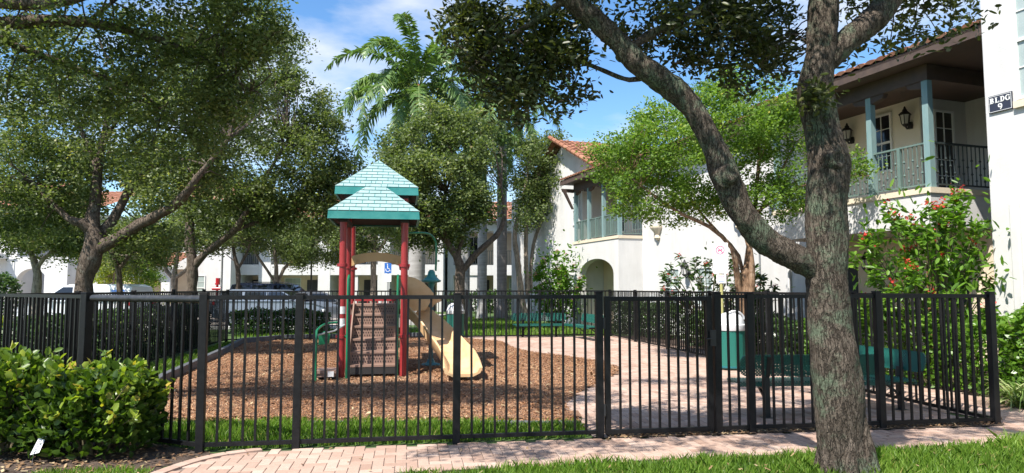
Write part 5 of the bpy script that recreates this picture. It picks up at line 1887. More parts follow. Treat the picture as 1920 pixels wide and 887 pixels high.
nl.append(([np_px(1545, 520, 5.95), np_px(1490, 482, 5.9), np_px(1435, 452, 5.9), np_px(1392, 400, 5.85), np_px(1358, 325, 5.85), np_px(1335, 270, 5.85), np_px(1300, 205, 5.85), np_px(1262, 165, 5.85), np_px(1200, 122, 5.8), np_px(1150, 70, 5.8), np_px(1095, 20, 5.75), np_px(1040, -20, 5.7), np_px(900, -90, 5.6), np_px(700, -170, 5.5)],
           [40 * SC, 62 * SC, 60 * SC, 54 * SC, 66 * SC, 50 * SC, 48 * SC, 58 * SC, 50 * SC, 48 * SC, 42 * SC, 36 * SC, 28 * SC, 14 * SC]))
nl.append(([np_px(1538, 130, 5.95), np_px(1590, 75, 5.95), np_px(1640, 35, 6.0), np_px(1668, 0, 6.05), np_px(1720, -60, 6.2), np_px(1850, -150, 6.5)],
           [40 * SC, 58 * SC, 58 * SC, 54 * SC, 42 * SC, 22 * SC]))
nl.append(([np_px(1160, 110, 5.8), np_px(1210, 70, 5.9), np_px(1280, 35, 6.0), np_px(1330, 5, 6.1), np_px(1400, -60, 6.2)], [20 * SC, 18 * SC, 18 * SC, 16 * SC, 10 * SC]))
nl.append(([np_px(1225, 135, 5.8), np_px(1180, 150, 5.9), np_px(1100, 120, 6.1), np_px(1020, 100, 6.3), np_px(940, 60, 6.4)], [14 * SC, 12 * SC, 9 * SC, 8 * SC, 5 * SC]))
nl.append(([np_px(1060, 0, 5.7), np_px(1000, 40, 5.9), np_px(930, 90, 6.1), np_px(880, 130, 6.2)], [16 * SC, 12 * SC, 9 * SC, 5 * SC]))
nl.append(([np_px(1548, -60, 5.98), Vector((3.1, 4.6, 5.4)), Vector((3.0, 2.6, 6.0)), Vector((2.6, 0.3, 6.3)), Vector((2.2, -2.4, 6.2))], [0.09, 0.10, 0.085, 0.06, 0.03]))  # unseen boughs, added to carry the crown behind the camera
nl.append(([Vector((3.0, 2.4, 6.0)), Vector((1.0, 1.0, 6.2)), Vector((-1.4, -0.6, 6.3)), Vector((-3.2, -1.6, 6.2))], [0.06, 0.05, 0.04, 0.02]))
nl.append(([Vector((3.0, 2.8, 5.95)), Vector((4.6, 1.6, 6.1)), Vector((6.6, 0.6, 6.2))], [0.06, 0.045, 0.02]))
tn = thing('oak_tree', 'large near oak with lichened forked trunk in front of the fence', 'tree', base)
mb = MB()
skel = []
for k, (pts, rad) in enumerate(nl):
    q, r = smooth_path([Vector(p) - base for p in pts], [x * (0.90 if k == 0 else 0.82) for x in rad], 0.028 if k < 3 else 0.06)
    mb.tube(q, r, 56 if k < 3 else 14, furrow(7.3 * k, 0.02 if k < 3 else 0.006))
    skel += q
# root flare
for k, (an, rl, rw_) in enumerate(((200, 0.30, 0.055), (255, 0.26, 0.05), (318, 0.32, 0.06), (20, 0.30, 0.055), (85, 0.28, 0.05), (140, 0.30, 0.055))):
    ca, sa = math.cos(R(an)), math.sin(R(an))
    q, r = smooth_path([Vector((0.10 * ca, 0.10 * sa, 0.55)), Vector((0.16 * ca, 0.16 * sa, 0.28)), Vector((0.21 * ca, 0.21 * sa, 0.06)), Vector((rl * ca, rl * sa, -0.03)), Vector((rl * 1.4 * ca, rl * 1.4 * sa, -0.1))], [0.05, rw_, rw_, rw_ * 0.6, 0.02], 0.03)
    mb.tube(q, r, 20, furrow(30 + k, 0.012))
# healed knots
def knot(c, nrm, r):
    c, nrm = Vector(c), Vector(nrm).normalized()
    a = nrm.orthogonal().normalized()
    b = nrm.cross(a)
    ring = []
    vs, fs = [], []
    K, S = 8, 24
    for i in range(K + 1):
        f = i / K
        rr = r * (0.15 + 0.85 * f)
        h = 0.055 * math.sin(min(1, f * 1.15) * PI) * (0.4 + 0.6 * f) + 0.01 * (1 - f)
        for j in range(S):
            an = 2 * PI * j / S
            wv = 1 + 0.18 * mnoise.noise(Vector((math.cos(an) * 2 + r * 90, math.sin(an) * 2, f * 3)))
            vs.append(c + (a * math.cos(an) + b * math.sin(an)) * rr * wv + nrm * (h * r / 0.1 - 0.05 * f))
    for i in range(K):
        for j in range(S):
            j2 = (j + 1) % S
            fs.append((i * S + j, i * S + j2, (i + 1) * S + j2, (i + 1) * S + j))
    fs.append(tuple(range(S)))
    mb.add(vs, fs)
knot(np_px(1568, 298, 5.80) - base, (0.25, -1, 0.1), 0.13)
knot(np_px(1368, 325, 5.72) - base, (0.3, -1, 0.35), 0.12)
rng = np.random.default_rng(21)
def F_(px, py, Y, rpx, rpy, ry, n):
    return E(px, py, Y, rpx, rpy, ry, n)
nell = [F_(960, 95, 6.4, 115, 95, 0.6, 54), F_(880, 60, 6.4, 55, 60, 0.5, 16), F_(1045, 120, 6.3, 60, 75, 0.5, 22), F_(990, 185, 6.4, 70, 40, 0.5, 14), F_(930, 20, 6.2, 120, 35, 0.5, 18),
        F_(1080, 45, 6.2, 40, 40, 0.4, 10), F_(1215, 40, 6.1, 80, 25, 0.5, 12), F_(1310, 70, 6.2, 80, 50, 0.5, 22), F_(1400, 95, 6.4, 55, 70, 0.5, 24), F_(1450, 80, 6.7, 46, 85, 0.4, 22),
        F_(1370, 20, 6.5, 120, 40, 0.5, 24), F_(1520, 180, 5.72, 34, 16, 0.14, 5), F_(1600, 85, 6.1, 22, 22, 0.2, 3), F_(1620, 0, 6.6, 70, 26, 0.4, 8), F_(1740, 15, 6.4, 66, 28, 0.5, 9), F_(1700, 75, 6.3, 60, 22, 0.4, 4), F_(1790, 40, 6.4, 22, 22, 0.2, 2)]
# canopy above the picture, which shades the path
for (x, y, z, rx, ry, rz, n) in ((-2.2, 4.2, 5.0, 1.0, 0.5, 0.35, 34), (-0.4, 4.5, 5.3, 1.5, 0.7, 0.4, 44), (1.6, 4.9, 5.5, 1.4, 0.8, 0.5, 44), (3.4, 5.4, 6.0, 1.3, 0.9, 0.6, 36), (-0.8, 6.3, 5.7, 1.6, 0.8, 0.4, 36), (1.3, 6.9, 6.0, 1.6, 1.0, 0.4, 62), (1.5, 5.7, 5.2, 1.2, 0.5, 0.3, 170), (2.6, 6.0, 5.4, 0.7, 0.5, 0.3, 60), (2.6, 8.2, 6.4, 1.0, 0.8, 0.4, 36), (0.4, 8.3, 6.0, 1.2, 0.7, 0.4, 40)):
    nell.append(((x, y, z), (rx, ry, rz), n))
for (x, y, z, rx, ry, rz, n) in ((2.6, -0.6, 6.6, 4.2, 2.4, 1.0, 420), (-2.6, -1.4, 6.2, 2.6, 1.8, 0.9, 200), (6.3, 0.6, 6.2, 2.0, 2.2, 0.9, 150), (2.6, -3.6, 5.6, 4.5, 1.2, 1.2, 260)):  # unseen crown behind the camera, added to block sky light from that side
    nell.append(((x, y, z), (rx, ry, rz), n))
cl = clumps(rng, nell, 0.19, shell=0.2)
S = np.array([tuple(p) for p in skel])
bnp = np.array(tuple(base))
for i in rng.permutation(len(cl))[:700]:
    c = cl[i, :3] - bnp
    d = np.linalg.norm(S - c, axis=1)
    j = int(np.argmin(d + rng.uniform(0, 0.35, len(d))))
    if d[j] < 0.1 or d[j] > 2.2:
        continue
    a = S[j]
    mid = (a + c) / 2 + rng.normal(size=3) * 0.10 * d[j] + (0, 0, 0.06)
    q, r = smooth_path([a, mid, c], [0.004 + 0.008 * d[j], 0.006, 0.003], 0.12)
    mb.tube(q, r, 5)
mb.build('trunk', M['bark_near'], tn, smooth=True, angle=75)
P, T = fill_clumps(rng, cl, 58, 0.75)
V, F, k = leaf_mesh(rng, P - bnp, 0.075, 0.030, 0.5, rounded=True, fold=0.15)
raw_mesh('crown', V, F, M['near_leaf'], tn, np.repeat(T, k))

# near branches reaching in from the left, out-of-frame trunk
lb = Vector((-9.4, 6.9, 0))
make_tree('oak_tree', 'oak boughs with dark leaves hanging into the upper left corner', lb,
          [([lb + Vector((0, 0, -0.1)), lb + Vector((0.1, 0, 1.5)), lb + Vector((0.25, 0.1, 2.8)), lb + Vector((0.5, 0.3, 4.2)), lb + Vector((0.8, 0.3, 6.0))], [0.34, 0.28, 0.25, 0.2, 0.1]),
           ([lb + Vector((0.4, 0.2, 3.6)), at(-160, 60, 8.0), at(0, 45, 8.0), at(120, 38, 8.0), at(200, 48, 8.1), at(300, 75, 8.3), at(400, 120, 8.5), at(470, 170, 8.7)], [0.13, 0.11, 0.085, 0.07, 0.055, 0.04, 0.025, 0.012]),
           ([lb + Vector((0.5, 0.2, 4.3)), at(-120, 0, 7.6), at(40, 6, 7.6), at(130, 0, 7.6), at(260, -40, 7.7)], [0.12, 0.1, 0.075, 0.06, 0.03]),
           ([at(165, 40, 8.05), at(190, 20, 8.0), at(230, -10, 8.0)], [0.03, 0.025, 0.015]),
           ([at(-60, 50, 8.0), at(40, 90, 8.4), at(150, 130, 8.8), at(260, 170, 9.0), at(340, 240, 9.2)], [0.06, 0.045, 0.035, 0.025, 0.012])],
          [E(120, 60, 8.0, 180, 60, 0.7, 36), E(330, 60, 8.2, 150, 65, 0.7, 62), E(470, 60, 8.4, 65, 60, 0.6, 34), E(330, 170, 8.6, 150, 75, 0.7, 66), E(120, 170, 8.6, 150, 70, 0.7, 44), E(440, 180, 8.7, 60, 60, 0.5, 24), E(330, 270, 8.9, 90, 40, 0.5, 20),
           E(250, -90, 7.8, 320, 80, 0.9, 70), E(330, -230, 6.9, 330, 130, 0.8, 80), ((-4.6, 7.6, 5.7), (2.2, 1.0, 0.45), 160), ((-2.2, 7.3, 5.5), (1.5, 0.9, 0.4), 62), ((-6.6, 9.0, 6.0), (1.5, 1.2, 0.4), 70), E(-120, 100, 7.8, 100, 120, 0.8, 24)],
          0.22, 62, (0.074, 0.034), M['oak_leaf'], M['bark'], 31, twigs=170, up=0.4, twig_r=0.014, zsq=0.75, shell=0.15, max_twig=1.3)

# ================================================================== MIDDLE-DISTANCE TREES
def px_tree(name, label, px, Y, limbs, ells, **kw):
    """limbs in (px, py, dY) with pixel widths; base at px column on the ground"""
    base = Vector(((px - 960) / FPX * Y / (CT + (540 - 443.5) / FPX * 0), Y, 0))
    base = Vector((at(px, 545, Y).x, Y, 0))
    L = []
    for i, (pts, w) in enumerate(limbs):
        P_ = [at(a, b, Y + c) for a, b, c in pts]
        R_ = [x / FPX * Y / 2 for x in w]
        if i == 0:
            P_ = [base + Vector((0, 0, -0.1)), base + Vector((0, 0, 0.15))] + P_
            R_ = [R_[0] * 1.5, R_[0] * 1.2] + R_
        L.append((P_, R_))
    return make_tree(name, label, base, L, [E(a, b, Y + c, d, e, f, n) for a, b, c, d, e, f, n in ells], **kw)
px_tree('oak_tree', 'big spreading oak with thick forked trunk behind the left fence', 160, 15.2,
        [([(160, 530, 0), (165, 505, 0), (174, 475, 0), (177, 450, 0), (172, 420, 0), (177, 385, 0.1), (184, 320, 0.2), (198, 240, 0.4), (214, 140, 0.5)], (31, 33, 38, 40, 25, 20, 16, 12, 7)),
         ([(180, 468, 0), (215, 450, -0.1), (262, 420, -0.2), (300, 402, -0.3), (338, 376, -0.5), (368, 335, -0.7), (430, 260, -0.8)], (26, 23, 21, 20, 18, 12, 6)),
         ([(181, 450, 0), (212, 412, 0.3), (238, 365, 0.5), (268, 330, 0.6), (320, 270, 0.8), (360, 220, 0.9)], (20, 18, 14, 12, 8, 5)),
         ([(176, 445, 0), (152, 418, -0.2), (128, 410, -0.3), (60, 340, -0.3)], (20, 17, 12, 5)),
         ([(184, 320, 0.2), (140, 220, 0.3), (90, 150, 0.4)], (10, 8, 4)),
         ([(190, 280, 0.3), (240, 190, 0.5), (300, 120, 0.6)], (8, 6, 3))],
        [(190, 230, 0.3, 150, 110, 1.6, 60), (330, 250, 0.2, 130, 100, 1.4, 70), (60, 280, 0.2, 110, 90, 1.5, 46), (240, 110, 0.6, 230, 90, 1.7, 62), (420, 170, 0.4, 110, 120, 1.4, 62), (470, 60, 0.4, 80, 90, 1.3, 38), (90, 350, 0, 120, 45, 1.0, 26), (330, 335, -0.2, 95, 45, 0.8, 30), (275, 445, 0.3, 60, 26, 0.8, 14), (90, 430, 0.4, 60, 30, 0.9, 14), (130, 375, 0.6, 70, 32, 0.9, 18), (30, 390, 0.5, 60, 40, 0.9, 16), (30, 130, 0.3, 130, 90, 1.4, 30)],
        cr=0.38, per=112, leaf=(0.095, 0.05), lm=M['oak_leaf'], bm_=M['bark'], seed=41, twigs=150, twig_r=0.02, sides=16)
px_tree('oak_tree', 'dark forked oak standing beyond the left fence, right of the big oak', 362, 22.0,
        [([(360, 540, 0), (362, 500, 0), (356, 460, 0), (355, 410, 0.2), (352, 370, 0.3), (380, 290, 0.5)], (18, 18, 19, 15, 12, 6)),
         ([(364, 500, 0), (385, 475, -0.1), (415, 452, -0.2), (440, 432, -0.3), (460, 400, -0.4), (500, 330, -0.4), (540, 260, -0.3)], (14, 14, 13, 12, 10, 7, 4)),
         ([(440, 432, -0.3), (520, 400, 0.2), (590, 350, 0.4)], (9, 7, 4))],
        [(480, 290, 0, 130, 110, 1.8, 76), (555, 200, 0.2, 62, 90, 1.4, 38), (520, 110, 0.3, 45, 90, 1.2, 22), (600, 280, 0, 55, 85, 1.4, 44), (610, 360, 0.1, 45, 40, 1.0, 20), (420, 370, 0, 110, 45, 1.2, 34), (530, 370, 0, 90, 50, 1.2, 36), (330, 340, 0.5, 90, 80, 1.4, 36), (460, 405, 0.3, 90, 34, 1.2, 34), (580, 400, 0.2, 60, 40, 1.1, 28), (640, 330, 0.2, 26, 60, 0.9, 14)],
        cr=0.46, per=130, leaf=(0.12, 0.064), lm=M['oak_leaf'], bm_=M['bark'], seed=42, twigs=120, twig_r=0.022, sides=14)
px_tree('oak_tree', 'round crowned oak behind the back fence, right of the play tower', 862, 25.0,
        [([(862, 560, 0), (862, 530, 0), (864, 505, 0), (856, 480, 0), (840, 455, -0.1), (832, 420, -0.2), (835, 360, 0)], (19, 18, 20, 14, 11, 9, 5)),
         ([(866, 510, 0), (885, 485, 0.1), (905, 465, 0.1), (930, 442, 0.2), (945, 410, 0.3), (940, 350, 0.2)], (12, 12, 11, 10, 7, 4)),
         ([(858, 480, 0), (868, 440, 0.2), (875, 380, 0.3)], (9, 8, 4)),
         ([(842, 455, 0), (810, 430, 0), (790, 400, 0)], (9, 7, 4))],
        [(800, 262, 0, 42, 34, 1.3, 22), (860, 245, 0.2, 44, 32, 1.3, 22), (888, 288, 0, 30, 32, 1.2, 16), (755, 312, 0, 34, 38, 1.2, 20), (815, 325, -0.3, 52, 40, 1.5, 32), (870, 345, 0.2, 44, 38, 1.4, 26), (745, 375, 0.2, 30, 34, 1.1, 14), (800, 395, -0.2, 46, 34, 1.3, 24), (858, 410, 0, 44, 32, 1.4, 24), (900, 385, 0.2, 20, 36, 1.0, 14), (775, 440, 0.2, 34, 24, 1.0, 13), (840, 450, 0.4, 34, 18, 1.0, 8), (735, 270, 0.5, 22, 26, 0.9, 9), (715, 410, 0.4, 26, 30, 0.9, 12), (900, 240, 0.6, 24, 26, 0.9, 9), (820, 215, 0.3, 26, 18, 0.8, 8)],
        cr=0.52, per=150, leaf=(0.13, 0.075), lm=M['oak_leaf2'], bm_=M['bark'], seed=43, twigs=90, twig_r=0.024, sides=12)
px_tree('oak_tree', 'slim oak with thin leaning trunks beside the grey palm', 985, 33.0,
        [([(978, 560, 0), (972, 500, 0), (965, 440, 0), (975, 390, 0), (990, 330, 0)], (12, 11, 9, 7, 4)),
         ([(990, 560, 0.2), (986, 470, 0.2), (990, 400, 0.2), (1010, 330, 0)], (9, 8, 7, 4)),
         ([(995, 550, 0.4), (1000, 460, 0.4), (1030, 380, 0.3)], (7, 7, 4))],
        [(1020, 325, 0, 58, 66, 2.0, 54), (1004, 402, 0, 36, 40, 1.6, 22), (1040, 370, 0, 32, 60, 1.4, 22), (1015, 270, 0, 38, 22, 1.2, 10)],
        cr=0.68, per=160, leaf=(0.15, 0.085), lm=M['oak_leaf2'], bm_=M['bark_pale'], seed=44, twigs=50, twig_r=0.026)
px_tree('street_tree', 'small tree with mottled trunk left of the big oak, before the white house', 68, 22.0,
        [([(70, 530, 0), (68, 505, 0), (62, 485, 0), (50, 455, 0)], (15, 13, 9, 5)), ([(68, 505, 0), (82, 485, 0), (100, 470, 0), (115, 440, 0)], (9, 8, 6, 4))],
        [(60, 425, 0, 95, 55, 1.5, 54), (130, 450, 0, 40, 30, 1.0, 16), (10, 400, 0, 70, 60, 1.3, 30), (110, 390, 0.4, 60, 40, 1.2, 20)],
        cr=0.5, per=170, leaf=(0.11, 0.06), lm=M['oak_leaf'], bm_=M['bark_pale'], seed=45, twigs=40, twig_r=0.02)
px_tree('street_tree', 'pale trunked small tree forking in front of the tiled entrance', 327, 31.0,
        [([(326, 535, 0), (327, 520, 0), (330, 495, 0), (334, 470, 0), (340, 440, 0)], (10, 10, 8, 7, 4)), ([(326, 522, 0), (312, 508, 0), (308, 490, 0), (300, 450, 0)], (8, 7, 5, 3)), ([(328, 520, 0), (345, 510, 0), (355, 495, 0), (370, 460, 0)], (8, 7, 5, 3))],
        [(300, 440, 0, 60, 38, 1.6, 30), (240, 450, 0.5, 60, 40, 1.6, 26), (350, 420, 0, 40, 40, 1.4, 16)],
        cr=0.6, per=150, leaf=(0.14, 0.075), lm=M['oak_leaf'], bm_=M['bark_pale'], seed=46, twigs=30, twig_r=0.03)
px_tree('street_tree', 'bushy multi stemmed tree shading the far balconies', 518, 36.0,
        [([(518, 535, 0), (518, 505, 0), (516, 480, 0), (512, 450, 0)], (8, 8, 6, 4)), ([(516, 530, 0.1), (500, 505, 0), (482, 480, 0), (470, 455, 0)], (6, 5, 5, 3)), ([(521, 530, 0.1), (532, 505, 0), (548, 488, 0), (570, 465, 0)], (6, 6, 5, 3))],
        [(510, 440, 0, 85, 50, 1.9, 60), (600, 450, 0, 55, 45, 1.8, 36), (450, 430, 0, 35, 35, 1.3, 14), (560, 480, 0, 40, 16, 1.2, 12)],
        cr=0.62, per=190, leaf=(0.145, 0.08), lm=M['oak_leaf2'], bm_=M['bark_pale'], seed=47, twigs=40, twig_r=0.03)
px_tree('street_tree', 'leafy tree behind the play tower, left of the slide', 700, 36.0,
        [([(700, 540, 0), (700, 500, 0), (702, 460, 0), (700, 420, 0)], (11, 10, 8, 5)), ([(700, 480, 0), (720, 455, 0), (735, 430, 0)], (6, 5, 3))],
        [(690, 430, 0, 66, 50, 1.8, 50), (655, 420, 0, 45, 45, 1.6, 24), (750, 420, 0, 40, 45, 1.6, 22)],
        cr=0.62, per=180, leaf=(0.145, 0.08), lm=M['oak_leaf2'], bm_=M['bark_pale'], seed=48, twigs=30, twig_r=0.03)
px_tree('street_tree', 'dark leafed tree with a curved slim trunk between the two left oaks', 226, 26.5,
        [([(224, 535, 0), (222, 505, 0), (215, 485, 0), (205, 465, 0), (200, 440, 0)], (10, 10, 9, 7, 4)), ([(223, 505, 0), (238, 485, 0), (255, 465, 0), (275, 440, 0)], (7, 6, 5, 3))],
        [(250, 440, 0, 62, 34, 1.4, 36), (200, 450, 0.2, 40, 30, 1.2, 18), (310, 450, -0.3, 45, 28, 1.2, 20), (280, 480, 0.3, 40, 18, 0.9, 11), (225, 490, 0.4, 30, 18, 0.8, 8)],
        cr=0.46, per=130, leaf=(0.12, 0.065), lm=M['oak_leaf'], bm_=M['bark'], seed=55, twigs=40, twig_r=0.022)
px_tree('street_tree', 'shady tree with low crown between the dark forked oak and the play tower', 445, 31.0,
        [([(447, 535, 0), (446, 505, 0), (440, 480, 0), (436, 450, 0)], (9, 8, 7, 4)), ([(446, 505, 0), (460, 480, 0), (470, 455, 0)], (6, 5, 3))],
        [(440, 425, 0, 62, 40, 1.7, 34), (400, 455, 0.2, 36, 22, 1.2, 12), (490, 440, 0.2, 36, 26, 1.2, 14)],
        cr=0.55, per=140, leaf=(0.14, 0.075), lm=M['oak_leaf'], bm_=M['bark'], seed=56, twigs=30, twig_r=0.026)
for k, (px, Y, label) in enumerate(((205, 33, 'thin pale trunked tree with yellow green leaves behind the van'), (255, 35, 'thin tree with orange tinged leaves left of the entrance'))):
    px_tree('young_tree', label, px, Y,
            [([(px, 535, 0), (px + 2, 500, 0), (px + 4, 470, 0)], (5, 5, 3)), ([(px + 6, 540, 0.1), (px + 12, 500, 0), (px + 20, 470, 0)], (4, 4, 3))],
            [(px + 5, 480, 0, 42, 38, 1.4, 26), (px + 10, 520, 0.4, 34, 18, 1.0, 14)],
            cr=0.5, per=110, leaf=(0.14, 0.075), lm=M['yellow_leaf'] if k == 0 else M['lime_leaf'], bm_=M['bark_pale'], seed=50 + k, twigs=16, twig_r=0.03)
# background tree masses behind the roofs
px_tree('oak_tree', 'tall tree rising behind the far left roofs', 60, 55.0, [([(60, 480, 0), (60, 400, 0)], (16, 8))], [(60, 300, 0, 130, 70, 3, 44), (200, 330, 0, 90, 60, 3, 30), (330, 340, 2, 90, 60, 3, 30)], cr=1.2, per=120, leaf=(0.3, 0.17), lm=M['oak_leaf'], bm_=M['bark'], seed=61, twigs=20, twig_r=0.05)

# crape myrtle
px_tree('crape_myrtle', 'lime green multi stemmed tree between the fence and the white building', 1402, 14.6,
        [([(1400, 600, 0), (1398, 540, 0), (1402, 480, 0.1), (1412, 420, 0.2), (1420, 340, 0.3), (1425, 260, 0.4)], (16, 15, 13, 10, 7, 4)),
         ([(1396, 600, 0.1), (1382, 520, 0), (1372, 465, -0.1), (1330, 425, -0.2), (1280, 402, -0.3), (1230, 370, -0.3), (1180, 330, -0.2)], (13, 12, 9, 7, 6, 5, 3)),
         ([(1405, 590, -0.1), (1410, 500, -0.1), (1395, 430, -0.1), (1360, 370, 0), (1320, 290, 0)], (12, 11, 8, 6, 3)),
         ([(1400, 560, 0), (1385, 480, 0.3), (1350, 440, 0.5), (1300, 380, 0.6), (1260, 300, 0.5)], (9, 8, 6, 5, 3)),
         ([(1412, 420, 0.2), (1450, 350, 0.3), (1490, 270, 0.2)], (7, 5, 3)), ([(1415, 400, 0.1), (1500, 350, -0.3), (1580, 330, -0.5), (1630, 330, -0.6)], (5, 4, 3, 2))],
        [(1270, 280, 0, 110, 95, 1.4, 74), (1190, 320, 0, 75, 70, 1.1, 40), (1200, 380, -0.1, 75, 35, 0.9, 24), (1370, 230, 0.2, 110, 85, 1.4, 66), (1450, 270, 0.2, 70, 90, 1.2, 48), (1340, 350, 0, 90, 50, 1.0, 30), (1470, 370, 0, 45, 35, 0.7, 12), (1390, 160, 0.3, 80, 30, 1.0, 16), (1600, 315, -0.5, 35, 28, 0.4, 8), (1230, 230, 0, 60, 35, 0.9, 18), (1150, 290, 0, 40, 50, 0.7, 14), (1440, 380, 0, 60, 40, 0.8, 20), (1330, 200, 0.2, 80, 45, 1.0, 26), (1300, 395, 0.2, 70, 26, 0.7, 14)],
        cr=0.33, per=115, leaf=(0.075, 0.042), lm=M['lime_leaf'], bm_=M['bark_tan'], seed=71, twigs=170, twig_r=0.010, zsq=0.5, shell=0.3, sides=10)

# ================================================================== PALMS
def frond(rng, V, F, T, base, az, el0, length, droop, width, nleaf=96):
    """rachis curve with leaflets; appends to lists and returns rachis points"""
    p = np.array(base, float)
    h = np.array([math.cos(az), math.sin(az), 0.0])
    e = el0
    step = length / nleaf
    pts = [p.copy()]
    sidev = np.array([-math.sin(az), math.cos(az), 0])
    for i in range(nleaf):
        f = i / nleaf
        d = h * math.cos(e) + np.array([0, 0, math.sin(e)])
        p = p + d * step
        pts.append(p.copy())
        e -= droop / nleaf * (0.5 + f)
        if f < 0.1:
            continue
        L = width * math.sin(PI * min(1, f * 0.92 + 0.1)) ** 0.6 * rng.uniform(0.85, 1.1)
        for s in (-1, 1):
            nrm = np.cross(d, sidev)
            dd = sidev * s * 0.8 + d * 0.55 + nrm * rng.normal(0.05, 0.40)
            dd /= np.linalg.norm(dd)
            a = p
            q1 = a + dd * L * 0.5 + np.array([0, 0, -0.05 * L])
            q2 = a + dd * L + np.array([0, 0, -0.42 * L * rng.uniform(0.6, 1.3)])
            w = d * 0.030 * (length / 3.0)
            o = len(V)
            V.extend([a - w * 0.5, a + w * 0.5, q1 + w, q2, q1 - w])
            F.append((o, o + 1, o + 2, o + 3, o + 4))
            T.append(min(1, max(0, rng.normal(0.5, 0.2))))
    return pts
def palm(label, px, Y, py_head, w_px, trunk_m, n_fronds, flen, seed, shaft=1.6, shaft_m=None, group='royal palms behind the playground', els=None, lw=0.55):
    rng = np.random.default_rng(seed)
    b = Vector((at(px, 545, Y).x, Y, 0))
    H = at(px, py_head, Y).z
    t = thing('royal_palm', label, 'palm tree', b, 0, group)
    r = w_px / FPX * Y / 2
    m = MB()
    zs = [i * 0.12 for i in range(int((H - shaft) / 0.12) + 1)]
    pr = []
    for i, z in enumerate(zs):
        f = z / H
        rr = r * (1.35 - 0.9 * min(1, z / 0.9) * 0.38 + 0.12 * math.sin(PI * f))
        if z > 0.9:
            rr = r * (1.0 + 0.10 * math.sin(PI * f) - 0.12 * f)
        pr.append((rr * (1.012 if i % 2 else 0.992), z))
    m.lathe(pr, (0, 0, 0), 18)
    m.build('trunk', trunk_m, t, smooth=True, angle=80)
    m = MB()
    z0 = zs[-1]
    m.lathe([(r * 0.93, z0), (r * 1.0, z0 + shaft * 0.12), (r * 0.86, z0 + shaft * 0.5), (r * 0.6, z0 + shaft * 0.85), (r * 0.35, z0 + shaft * 1.15)], (0, 0, 0), 18)
    m.build('crownshaft', shaft_m or M['crownshaft'], t, smooth=True)
    V, F, T = [], [], []
    st_ = MB()
    for i in range(n_fronds):
        az = 2.399 * i + rng.uniform(-0.2, 0.2)
        fr_ = i / max(1, n_fronds - 1)
        el = R(80 - 95 * fr_ ** 0.9) + rng.normal(0, 0.08)
        pts = frond(rng, V, F, T, (0.05 * math.cos(az), 0.05 * math.sin(az), z0 + shaft * (1.1 - 0.25 * fr_)), az, el, flen * rng.uniform(0.88, 1.1), R(92 + 52 * (1 - abs(fr_ - 0.5))), lw)
        st_.tube([Vector(p) for p in pts[::6]], [0.035 * (1 - 0.85 * k / len(pts[::6])) for k in range(len(pts[::6]))], 5)
    st_.build('frond_stems', M['crownshaft'], t, smooth=True)
    raw_mesh('crown', np.array(V), np.array(F), M['palm_leaf'], t, np.array(T))
    return t
palm('royal palm with orange brown sheath and long drooping fronds left of centre', 781, 30.0, 165, 30, M['palm_bark'], 30, 5.2, 81, 1.5, M['sheath'])
palm('tall royal palm with green crownshaft and brown grey trunk', 941, 37.0, 185, 18, M['palm_bark_dark'], 20, 5.0, 82, 2.6)
palm('pale grey palm trunk rising behind the forked oak, left one', 873, 36.0, 250, 15, M['palm_bark'], 11, 3.6, 83, 1.8)
palm('pale grey palm trunk rising behind the forked oak, right one', 904, 35.0, 275, 17, M['palm_bark'], 11, 3.4, 84, 1.8)

# ================================================================== SHRUBS AND HEDGES
def leafy_box(name, label, a, b, width, z0, z1, n, leaf, lm, seed, cat='hedge', rounded=False, bumps=0.12, group=None, stems=18, stem_m=None):
    """hedge between ground points a and b, leaves through its outer volume"""
    rng = np.random.default_rng(seed)
    a, b = Vector((a[0], a[1], 0)), Vector((b[0], b[1], 0))
    L = (b - a).length
    t = thing(name, label, cat, (a + b) / 2, math.atan2(b.y - a.y, b.x - a.x), group)
    u = rng.uniform(-L / 2, L / 2, n)
    v = rng.uniform(-1, 1, n)
    w = rng.uniform(0, 1, n)
    # push most leaves towards the surface
    side = rng.uniform(size=n)
    v = np.where(side < 0.45, np.sign(v) * (1 - np.abs(rng.normal(0, 0.12, n))), v)
    w = np.where((side >= 0.45) & (side < 0.8), 1 - np.abs(rng.normal(0, 0.08, n)), w)
    nz = np.array([mnoise.noise(Vector((x * 1.7, y * 1.7, z * 1.7 + seed))) for x, y, z in zip(u, v, w)])
    sc = 1 + bumps * 2 * nz
    P = np.stack([u, v * width / 2 * sc, z0 + (z1 - z0) * np.clip(w, 0, 1.05) * sc], 1)
    endr = np.clip((L / 2 - np.abs(u)) / (width * 0.5), 0, 1)
    P[:, 1] *= 0.55 + 0.45 * endr ** 0.5
    P[:, 2] = z0 + (P[:, 2] - z0) * (0.8 + 0.2 * endr ** 0.5)
    V, F, k = leaf_mesh(rng, P, leaf[0], leaf[1], 0.55, rounded=rounded)
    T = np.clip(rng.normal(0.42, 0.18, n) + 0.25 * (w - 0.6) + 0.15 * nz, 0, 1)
    raw_mesh('foliage', V, F, lm, t, np.repeat(T, k))
    m = MB()
    for i in range(stems):
        x = -L / 2 + L * (i + 0.5) / stems + rng.normal(0, 0.05)
        y = rng.normal(0, width * 0.08)
        m.tube([(x, y, 0), (x + rng.normal(0, 0.08), y + rng.normal(0, 0.1), z1 * 0.5), (x + rng.normal(0, 0.15), y + rng.normal(0, 0.2), z1 * 0.85)], [0.018, 0.013, 0.006], 5)
    m.build('stems', stem_m or M['stem'], t)
    return t
